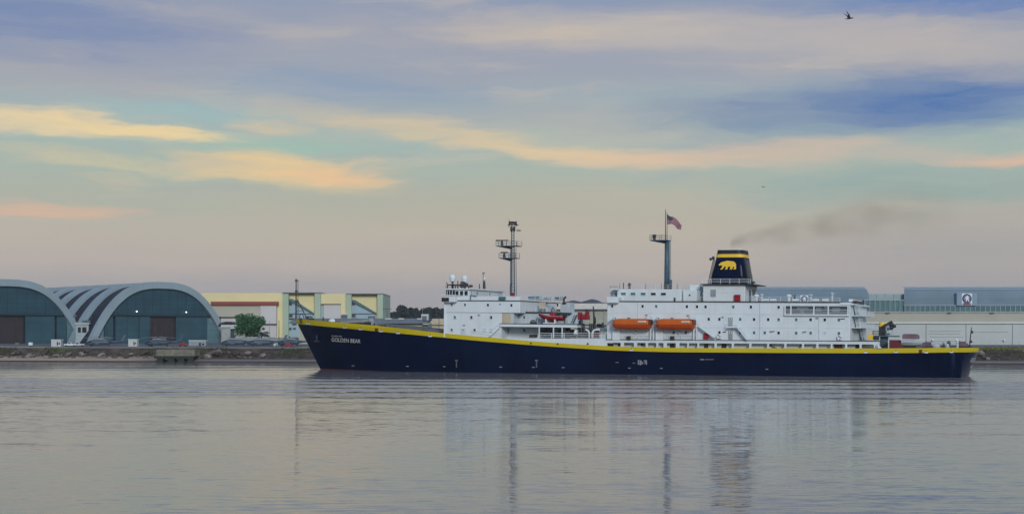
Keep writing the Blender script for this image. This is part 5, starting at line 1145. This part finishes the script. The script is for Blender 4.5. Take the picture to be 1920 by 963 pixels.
# ------------------------------------------------------------------ things carried by the ship
def carried(name, px, py, v, label, cat, group=None):
    x, z = su(px, py, v); e = empty(name, M=SHIP_M @ Matrix.Translation((x, v, z))); tag(e, label, cat, group); return e, Vector((x, v, z))
def lifeboat(px0, px1, pyt, pyb, v, label):
    e, o = carried('lifeboat', (px0 + px1) / 2, pyb, v, label, 'lifeboat', 'lifeboats on the port side')
    x0, x1, z0, z1 = rect(px0, px1, pyt, pyb, v); L = x1 - x0; H = z1 - z0
    def ring(t, low):
        # cross section: hull below the fender, canopy above
        xx = -L/2 + L * t; e0 = min(1, (t / .10) ** .5 if t < .1 else 1); e1 = min(1, ((1 - t) / .05) ** .4 if t > .95 else 1); k = e0 * e1
        w = 1.35 * (.55 + .45 * k); pts = []
        if low: prof = [(1, .47), (.97, .36), (.85, .2), (.6, .06), (0, 0), (-.6, .06), (-.85, .2), (-.97, .36), (-1, .47)]
        else: prof = [(.98, .47), (.97, .62), (.9, .84), (.72, .95), (.35, 1.), (0, 1.), (-.35, 1.), (-.72, .95), (-.9, .84), (-.97, .62), (-.98, .47)]
        for yy, zz in prof:
            if low: z_ = zz + (.47 - zz) * (1 - k) * .5
            else: z_ = .47 + (zz - .47) * (.62 + .38 * (min(1, t / .16) ** .6 if t < .16 else 1)) * (1 if t < .97 else .97)
            pts.append(Vector((xx, -.2 + yy * w, z_ * H)))
        return pts
    T = [0, .02, .05, .09, .14, .2, .4, .6, .8, .9, .96, 1]
    MB().loft([ring(t, True) for t in T]).build('hull', mat('orange_hull', (.45, .07, .005), .4, var=.08), e, smooth=False, bevel=.03)
    MB().loft([ring(t, False) for t in T]).build('canopy', orange, e, smooth=False, bevel=.05)
    f = MB(); f.box(-L/2 - .1, L/2 + .05, -1.62, -1.5, .44 * H, .5 * H); f.build('fender', mat('orange_dark', (.45, .08, .006), .5), e, bevel=.03)
    s = MB(); s.box(L * .20, L * .42, -1.61, -1.5, .66 * H, .80 * H); so = s.build('name_plate', white2, e, bevel=.08); s = MB(); s.box(L * .225, L * .395, -1.63, -1.6, .725 * H, .745 * H); s.build('plate_lettering', dkmetal, so)
    h = MB(); h.box(-L * .13, -L * .08, -.4, .3, H * .97, H * 1.09); h.build('hatch', dkmetal, e, bevel=.03)
    d = MB(); d.box(L/2 - .35, L/2 + .06, -1.35, .9, H * .45, H * .92); d.build('stern_door', mat('orange_shadow', (.16, .04, .01), .6), e, bevel=.05)
    r = MB(); r.tube([(L * .33, -.2, H), (L * .34, -.2, H * 1.12), (L * .44, -.2, H * 1.12), (L * .45, -.2, H * .98)], .05); r.tube([(-L * .44, -.2, H * .9), (-L * .46, -.2, H * 1.12)], .12); r.build('lifting_hook', greymetal, e)
lifeboat(1151, 1221, 597, 617.5, -.9, 'enclosed orange lifeboat hung in davits, the one nearer the bow')
lifeboat(1232, 1302.5, 597.3, 618, -.9, 'enclosed orange lifeboat hung in davits, the one nearer the funnel')
# red rescue boat
e, o = carried('rescue_boat', 1034, 606.5, 1.6, 'red rigid inflatable rescue boat with black outboard, on a cradle amidships', 'boat')
x0, x1, z0, z1 = rect(1008.5, 1056, 586.5, 601, 1.6); L = x1 - x0; zb = z0 - o.z
def sec(t):
    w = 1.1 * (min(1, t / .35) ** .55 if t < .35 else 1); b = zb + (1 - min(1, t / .4)) ** 1.6 * 1.05; top = zb + 1.0 + (1 - min(1, t / .45)) ** 1.5 * .62
    return [Vector((-L/2 + L*t, yy * w - .2, b + (top - b) * q)) for yy, q in ((1, .7), (.9, .45), (.5, .1), (0, 0), (-.5, .1), (-.9, .45), (-1, .7), (-.95, .92), (-.75, 1), (-.55, .85), (0, .75), (.55, .85), (.75, 1), (.95, .92))]
MB().loft([sec(t) for t in (0.005, .04, .1, .2, .35, .5, .7, .9, 1)]).build('hull', redpaint, e, smooth=True)
MB().box(-.1, .9, -.7, .3, zb + .8, zb + 1.75).build('console', mat('red_dark', (.35, .015, .03), .4), e, bevel=.08)
MB().box(1.0, 1.9, -.6, .2, zb + .8, zb + 1.3).build('seat', black, e, bevel=.08)
ob = MB(); ob.box(L/2 - .15, L/2 + .55, -.55, .15, zb + .65, zb + 1.4); ob.box(L/2 + .05, L/2 + .3, -.3, -.1, zb - .55, zb + .7); ob.build('outboard_motor', black, e, bevel=.1)
af = MB(); af.bar((.35, -.2, zb + 2.9), (-.3, -.2, zb + 1.2), .1); af.bar((.35, -.2, zb + 2.9), (1.4, -.2, zb + 1.2), .1); af.build('lifting_sling', dkmetal, e)
ck = MB()
for xx in (-.9, 1.1): ck.box(xx - .15, xx + .15, -1, .6, 0, zb + .35)
ck.box(-1.5, 1.0, -1.1, -.9, 0, .2); ck.build('cradle', white2, e); MB().cyl((.3, -.2, zb + .1), (.5, -.2, zb - .45), .5, .15, 8).build('keel_block', maroon, e)
ps_ = MB(); ps_.tube([(-L*.49, -.2, zb + 1.62), (-L*.3, -.98, zb + 1.33), (0, -1.32, zb + .95), (L*.48, -1.32, zb + .9)], .07); ps_.build('grab_line', mat('pale_pink', (.6, .3, .3), .6), e)

# national flag
def cloth(name, px0, py0, fly, hoist, drop, v, NU, NV, colf, mats, label, cat):
    e, o = carried(name, px0, py0, v, label, cat); mb = MB(); V_ = []
    s = 8.9
    for i in range(NU + 1):
        u = i / NU
        for j in range(NV + 1):
            w = j / NV; hh = hoist * (1 - .45 * u) * w
            x = fly * u * (1 - .10 * w); z = -(drop * u ** 1.25 + hh + .10 * hoist * math.sin(u * 9 + w)); y = .55 * u * math.sin(u * 11 + w * 1.4)
            V_.append((x / s, y, z / s))
    fs = []; ms = []
    for i in range(NU):
        for j in range(NV):
            fs.append((i*(NV+1)+j, (i+1)*(NV+1)+j, (i+1)*(NV+1)+j+1, i*(NV+1)+j+1)); ms.append(colf(i / NU, j))
    mb.v = V_; mb.f = fs; mb.m = ms; ob = mb.build('flag_cloth', mats, e, fix=False, smooth=True)
    sd_ = ob.modifiers.new('thickness', 'SOLIDIFY'); sd_.thickness = .02; return e
fred = mat('flag_red', (.26, .012, .03), .8); fwhite = mat('flag_white', (.40, .38, .40), .8); fnavy = mat('flag_navy', (.012, .018, .08), .8)
fe = cloth('flag', 1250.6, 401, 30, 17, 21, 8, 30, 13, lambda u, j: 2 if (u < .4 and j < 7) else (0 if j % 2 == 0 else 1), [fred, fwhite, fnavy], 'red and white striped flag with navy canton streaming from the aft mast', 'flag')
stars = MB()
for r_ in range(9):
    for c in range(6 if r_ % 2 == 0 else 5):
        u = .4 * (c + (.5 if r_ % 2 == 0 else 1)) / 6; w = 7 / 13 * (r_ + .5) / 9; hh = 17 * (1 - .45 * u) * w
        x = 30 * u * (1 - .10 * w) / 8.9; z = -(21 * u ** 1.25 + hh + 1.7 * math.sin(u * 9 + w)) / 8.9; y = .55 * u * math.sin(u * 11 + w * 1.4) - .03
        pts = [(x + (.055 if k % 2 == 0 else .022) * math.sin(k * math.pi / 5), y, z + (.055 if k % 2 == 0 else .022) * math.cos(k * math.pi / 5)) for k in range(10)]
        stars.add(pts, [tuple(range(10))])
stars.build('stars', fwhite, fe, fix=False)
cloth('flag', 968.5, 429, 11, 5, 2.5, 11, 10, 6, lambda u, j: 1 if j < 5 else 0, [fred, fwhite], 'tiny white flag with red lower edge on the forward mast', 'flag')
# lifebuoys
for px, py, lb in ((1347, 630.5, 'white lifebuoy on the aft house wall, beside the red fire locker'), (1573.5, 633, 'white lifebuoy on the aft house wall, near the stern stairs')):
    e, o = carried('lifebuoy', px, py, .15, lb, 'lifebuoy', 'lifebuoys on the aft house')
    mb = MB(); R_, r_ = .40, .11; nu, nv = 20, 8
    for i in range(nu):
        for j in range(nv):
            a = 2 * math.pi * i / nu; b = 2 * math.pi * j / nv; mb.v.append(((R_ + r_ * math.cos(b)) * math.cos(a), r_ * math.sin(b), (R_ + r_ * math.cos(b)) * math.sin(a)))
    for i in range(nu):
        for j in range(nv): mb.f.append((i*nv+j, ((i+1)%nu)*nv+j, ((i+1)%nu)*nv+(j+1)%nv, i*nv+(j+1)%nv)); mb.m.append(1 if i % 5 < 1 else 0)
    mb.build('ring', [white2, maroon], e, smooth=True); MB().box(-.5, .5, .09, .13, -.55, -.45).build('bracket', dkmetal, e)
# aft deck: crane (fixed to ship), covered tender (carried)
cb = MB(); x0, x1, z0, z1 = rect(1650, 1663, 628, 654, 5); cb.box(x0, x1, 5, 7, z0, z1); x0, x1, z0, z1 = rect(1636, 1682, 628.5, 631, 4); cb.box(x0, x1, 4, 8.5, z0, z1)
crane = cb.build('stores_crane', bluegrey, ship, bevel=.05)
b_ = MB(); x0, x1, z0, z1 = rect(1647.5, 1659, 612, 629, 5); b_.box(x0, x1, 5, 6.5, z0, z1); x0, x1, z0, z1 = rect(1637, 1662, 620, 629, 4.5); b_.rail([(x0, 4.3, z0), (x1, 4.3, z0)], z1 - z0, 3, 1, .07); b_.build('machinery', dkmetal, crane, bevel=.03)
x0, x1, z0, z1 = rect(1648, 1658.5, 604, 612, 5); yd = MB(); yd.cyl(((x0+x1)/2, 5.7, z0), ((x0+x1)/2, 5.7, z1), .7, .6, 12); yd.build('drum', gold, crane)
jb = MB(); jb.prism_xz([su(1660, 628, 5), su(1661, 611, 5), su(1672, 603, 5), su(1678, 606, 5), su(1674, 615, 5), su(1671, 627, 5)], 5, 6.2); jb.build('jib_head', shadewall, crane, bevel=.05)
pbox('jib_window', 1663, 1667, 613, 619, 4.9, 5.1, bluegrey, crane, 0); pbox('jib_window', 1663.5, 1668.5, 624, 627, 4.9, 5.1, bluegrey, crane, 0)
jb = MB(); jb.bar(sp3(1655, 612, 4.8), sp3(1673, 602.5, 4.8), .4, .5); jb.sphere(sp3(1672, 608, 4.8), .4); jb.sphere(sp3(1677, 611, 4.8), .35); jb.sphere(sp3(1672, 614, 4.8), .35); jb.build('jib_boom', dkmetal, crane)
yb = pbox('yellow_capstan_box', 1627, 1636.5, 626.5, 636, 3, 4.4, gold); pbox('machinery_cover', 1638, 1647, 630, 637, 3, 4.2, dkmetal)
pbox('deck_house_aft', 1667, 1694, 637, 655, 2, 6, maroon); pbox('deck_house_trim', 1664.5, 1667, 638, 655, 1.9, 2.5, white2)
e, o = carried('covered_boat', 1712, 651, 2.2, 'pale grey tender with a dusky purple cover, stowed on the after deck', 'boat')
x0, x1, z0, z1 = rect(1690, 1734, 637, 648, 2.2); L = x1 - x0; H = z1 - z0; zb = z0 - o.z
def tsec(t):
    w = 1.5 * max(.1, (1 - max(0, t - .45) / .56) ** .6); b = zb + max(0, t - .4) ** 1.6 * H * .9
    return [Vector((-L/2 + L*t, yy * w + .8, b + (zb + H - b) * q)) for yy, q in ((1, 1), (.95, .6), (.6, .1), (0, 0), (-.6, .1), (-.95, .6), (-1, 1), (0, 1))]
MB().loft([tsec(t) for t in (0, .15, .35, .5, .7, .85, 1)]).build('hull', shadewall, e, smooth=False)
MB().loft([[Vector((-L/2 - .2 + L * 1.02 * t, yy * (1.65 if t < .6 else 1.65 - (t - .6) * 2.6) + .8, zb + H + q)) for yy, q in ((1, 0), (1, .14), (-1, .14), (-1, 0))] for t in (0, .3, .6, 1)]).build('gunwale', white2, e)
x0, x1, z0, z1 = rect(1692, 1722, 628, 637, 2.2); cv = MB(); a = x0 - o.x; b = x1 - o.x
cv.loft([[Vector((xx, yy * w + .8, zb + H + .1 + h)) for yy, h in ((1.2, 0), (1.15, hh * .9), (.6, hh), (-.6, hh), (-1.15, hh * .9), (-1.2, 0))] for xx, hh, w in ((a, .85, 1), (a + .25, 1.05, 1), (b - .3, 1.05, 1), (b, .8, .9))]).build('cover', purple, e, bevel=.05)
MB().box(-L * .4, L * .1, .2, 1.4, -.4, zb + .3).build('cradle', dkmetal, e)
for a in ((1738, 648, 12, 6, 3, purple, 'mooring_winch', 'drum'), (1735, 644, 5, 5, 5, dkmetal, 'mooring_winch', 'ball'), (1755, 650, 14, 4.5, 4, shadewall, 'stern_hatch', 'ball'), (1769, 650, 3, 6, 3, dkmetal, 'mooring_bitt', 'bitt'), (1776, 650, 7, 5.5, 3, shadewall, 'vent_cowl', 'ball'), (1779.5, 648, 3, 6, 3.4, dkmetal, 'vent_cowl', 'ball'), (1779, 643, 6, 4, 7, bluegrey, 'mooring_winch', 'ball'), (1806, 647, 14, 3.5, 6, purple, 'mooring_winch', 'drum'), (1804, 642, 10, 2, 6, purple, 'mooring_winch', 'box')): dgear(*a)
MB().tube([sp3(1795.5, 652, 2), sp3(1795, 641, 2), sp3(1794, 637, 2), sp3(1792.5, 635, 2)], .22, 8).build('gooseneck_vent', white2, ship)
r = MB(); r.rail([sp3(1736, 653, 1.2), sp3(1800, 652, 1.4)], 1.3, 3, 2.2, .03); r.build('stern_railing', dkmetal, ship); r = MB(); r.rail([sp3(1652, 653, .6), sp3(1665, 653, .6)], 1.2, 3, 1.5, .04); r.build('stern_railing', dkmetal, ship)
fs = MB(); fs.cyl(sp3(1817.5, 652, 11), sp3(1821.5, 613, 11), .13, .08, 8); 
for px, py in ((1822.5, 622), (1820.5, 640), (1818, 648)): fs.sphere(sp3(px, py, 11), .28, 8, 6)
fs.build('ensign_staff', dkmetal, ship)
# birds
def gull(name, px, py, Y, span_px, flip, label):
    p = P(px, py, Y); s = span_px * Y / F; e = empty(name, p); tag(e, label, 'bird')
    dk_ = mat('gull_dark', (.03, .035, .04), .7); 
    MB().loft([[Vector((xx * s, r * s * math.cos(a), z * s + r * s * math.sin(a))) for a in [k * math.pi / 4 for k in range(8)]] for xx, r, z in ((-.5, .015, -.06), (-.25, .06, -.05), (.1, .085, 0), (.3, .075, .05), (.42, .055, .06), (.5, .03, .03), (.54, .008, 0))]).build('body', dk_, e, smooth=True)
    for sg in (-1, 1):
        w = MB(); pts = [(.18, .05, .06), (.0, .35, .36), (-.45, .78, .72), (-.5, .8, .74), (-.2, .4, .36), (-.16, .05, .05)]
        top = [(x * s, sg * y * s * .8, z * s) for x, y, z in pts]; bot = [(x, y, z - .02 * s) for x, y, z in top]
        w.add(top + bot, [(0, 1, 4, 5), (1, 2, 3, 4), (11, 10, 7, 6), (10, 9, 8, 7)] + [(i, i + 6, (i + 1) % 6 + 6, (i + 1) % 6) for i in range(6)]); w.build('wing', dk_, e)
    return e
gull('seagull', 1592, 35, 90, 16, 1, 'dark gull with raised wings high in the right of the sky')
b = gull('seagull', 1431.5, 351, 160, 9, 1, 'tiny distant bird gliding flat above the smoke, level with the flag'); b.scale = (1, 1, .25)
# funnel smoke
sm = MB(); rings = []; cs = []
path = [(1368, 463, .8), (1380, 450, 2.2), (1405, 441, 3.0), (1440, 434, 3.6), (1500, 424, 4.4), (1560, 412, 5.6), (1620, 398, 7.4), (1680, 392, 8.8), (1740, 396, 9.5), (1800, 404, 9)]
for i, (px, py, r) in enumerate(path):
    c = SHIP_M @ sp3(px, py, 10); cs.append(c); q = path[max(0, i-1)], path[min(len(path)-1, i+1)]
    rings.append([c + Vector((0, math.cos(a) * r, math.sin(a) * r * (1 + .15 * math.sin(a * 3 + i)))) for a in [k * math.pi / 8 for k in range(16)]])
sm.loft(rings)
smm = bpy.data.materials.new('smoke'); smm.use_nodes = True; nt = smm.node_tree; nt.nodes.remove(nt.nodes['Principled BSDF'])
pv = nt.nodes.new('ShaderNodeVolumePrincipled'); pv.inputs['Color'].default_value = (.22, .18, .14, 1); nt.links.new(pv.outputs[0], nt.nodes['Material Output'].inputs['Volume'])
tc = nt.nodes.new('ShaderNodeTexCoord'); mp = nt.nodes.new('ShaderNodeMapping'); mp.inputs['Scale'].default_value = (.14, .14, .26); nz = nt.nodes.new('ShaderNodeTexNoise'); nz.inputs['Scale'].default_value = 1; nz.inputs['Detail'].default_value = 3
mr = nt.nodes.new('ShaderNodeMapRange'); mr.inputs[1].default_value = .40; mr.inputs[2].default_value = .75; mr.inputs[3].default_value = .004; mr.inputs[4].default_value = .045
nt.links.new(tc.outputs['Object'], mp.inputs[0]); nt.links.new(mp.outputs[0], nz.inputs['Vector']); nt.links.new(nz.outputs[0], mr.inputs[0]); 
sx = nt.nodes.new('ShaderNodeSeparateXYZ'); nt.links.new(tc.outputs['Object'], sx.inputs[0])
fa = nt.nodes.new('ShaderNodeMapRange'); fa.inputs[1].default_value = rings[0][0].x; fa.inputs[2].default_value = rings[4][0].x; fa.inputs[3].default_value = 3.6; fa.inputs[4].default_value = 1.; nt.links.new(sx.outputs[0], fa.inputs[0])
fc = nt.nodes.new('ShaderNodeMapRange'); fc.inputs[1].default_value = rings[6][0].x; fc.inputs[2].default_value = rings[9][0].x; fc.inputs[3].default_value = 1.; fc.inputs[4].default_value = 0.; nt.links.new(sx.outputs[0], fc.inputs[0])
m1 = nt.nodes.new('ShaderNodeMath'); m1.operation = 'MULTIPLY'; nt.links.new(fa.outputs[0], m1.inputs[0]); nt.links.new(fc.outputs[0], m1.inputs[1])
m2 = nt.nodes.new('ShaderNodeMath'); m2.operation = 'MULTIPLY'; nt.links.new(m1.outputs[0], m2.inputs[0]); nt.links.new(mr.outputs[0], m2.inputs[1]); 
def sm_math(op, a, b):
    n = nt.nodes.new('ShaderNodeMath'); n.operation = op
    for i, v in enumerate((a, b)):
        if isinstance(v, (int, float)): n.inputs[i].default_value = v
        else: nt.links.new(v, n.inputs[i])
    return n.outputs[0]
def along(a, b):
    n = nt.nodes.new('ShaderNodeMapRange'); n.inputs[1].default_value = cs[0].x; n.inputs[2].default_value = cs[7].x; n.inputs[3].default_value = a; n.inputs[4].default_value = b; nt.links.new(sx.outputs[0], n.inputs[0]); return n.outputs[0]
zc = sm_math('ABSOLUTE', sm_math('SUBTRACT', sx.outputs[2], along(cs[1].z - .6, cs[7].z - .5)), 0)
fall = nt.nodes.new('ShaderNodeMapRange'); fall.interpolation_type = 'SMOOTHSTEP'; fall.inputs[3].default_value = 1; fall.inputs[4].default_value = 0; fall.inputs[1].default_value = 0; fall.inputs[2].default_value = 1
nt.links.new(sm_math('DIVIDE', zc, along(1.5, 7.0)), fall.inputs[0])
nt.links.new(sm_math('MULTIPLY', m2.outputs[0], fall.outputs[0]), pv.inputs['Density'])
so = sm.build('smoke', smm, smooth=True); tag(so, 'thin brown smoke drifting aft from the ship funnel', 'smoke', kind='stuff')
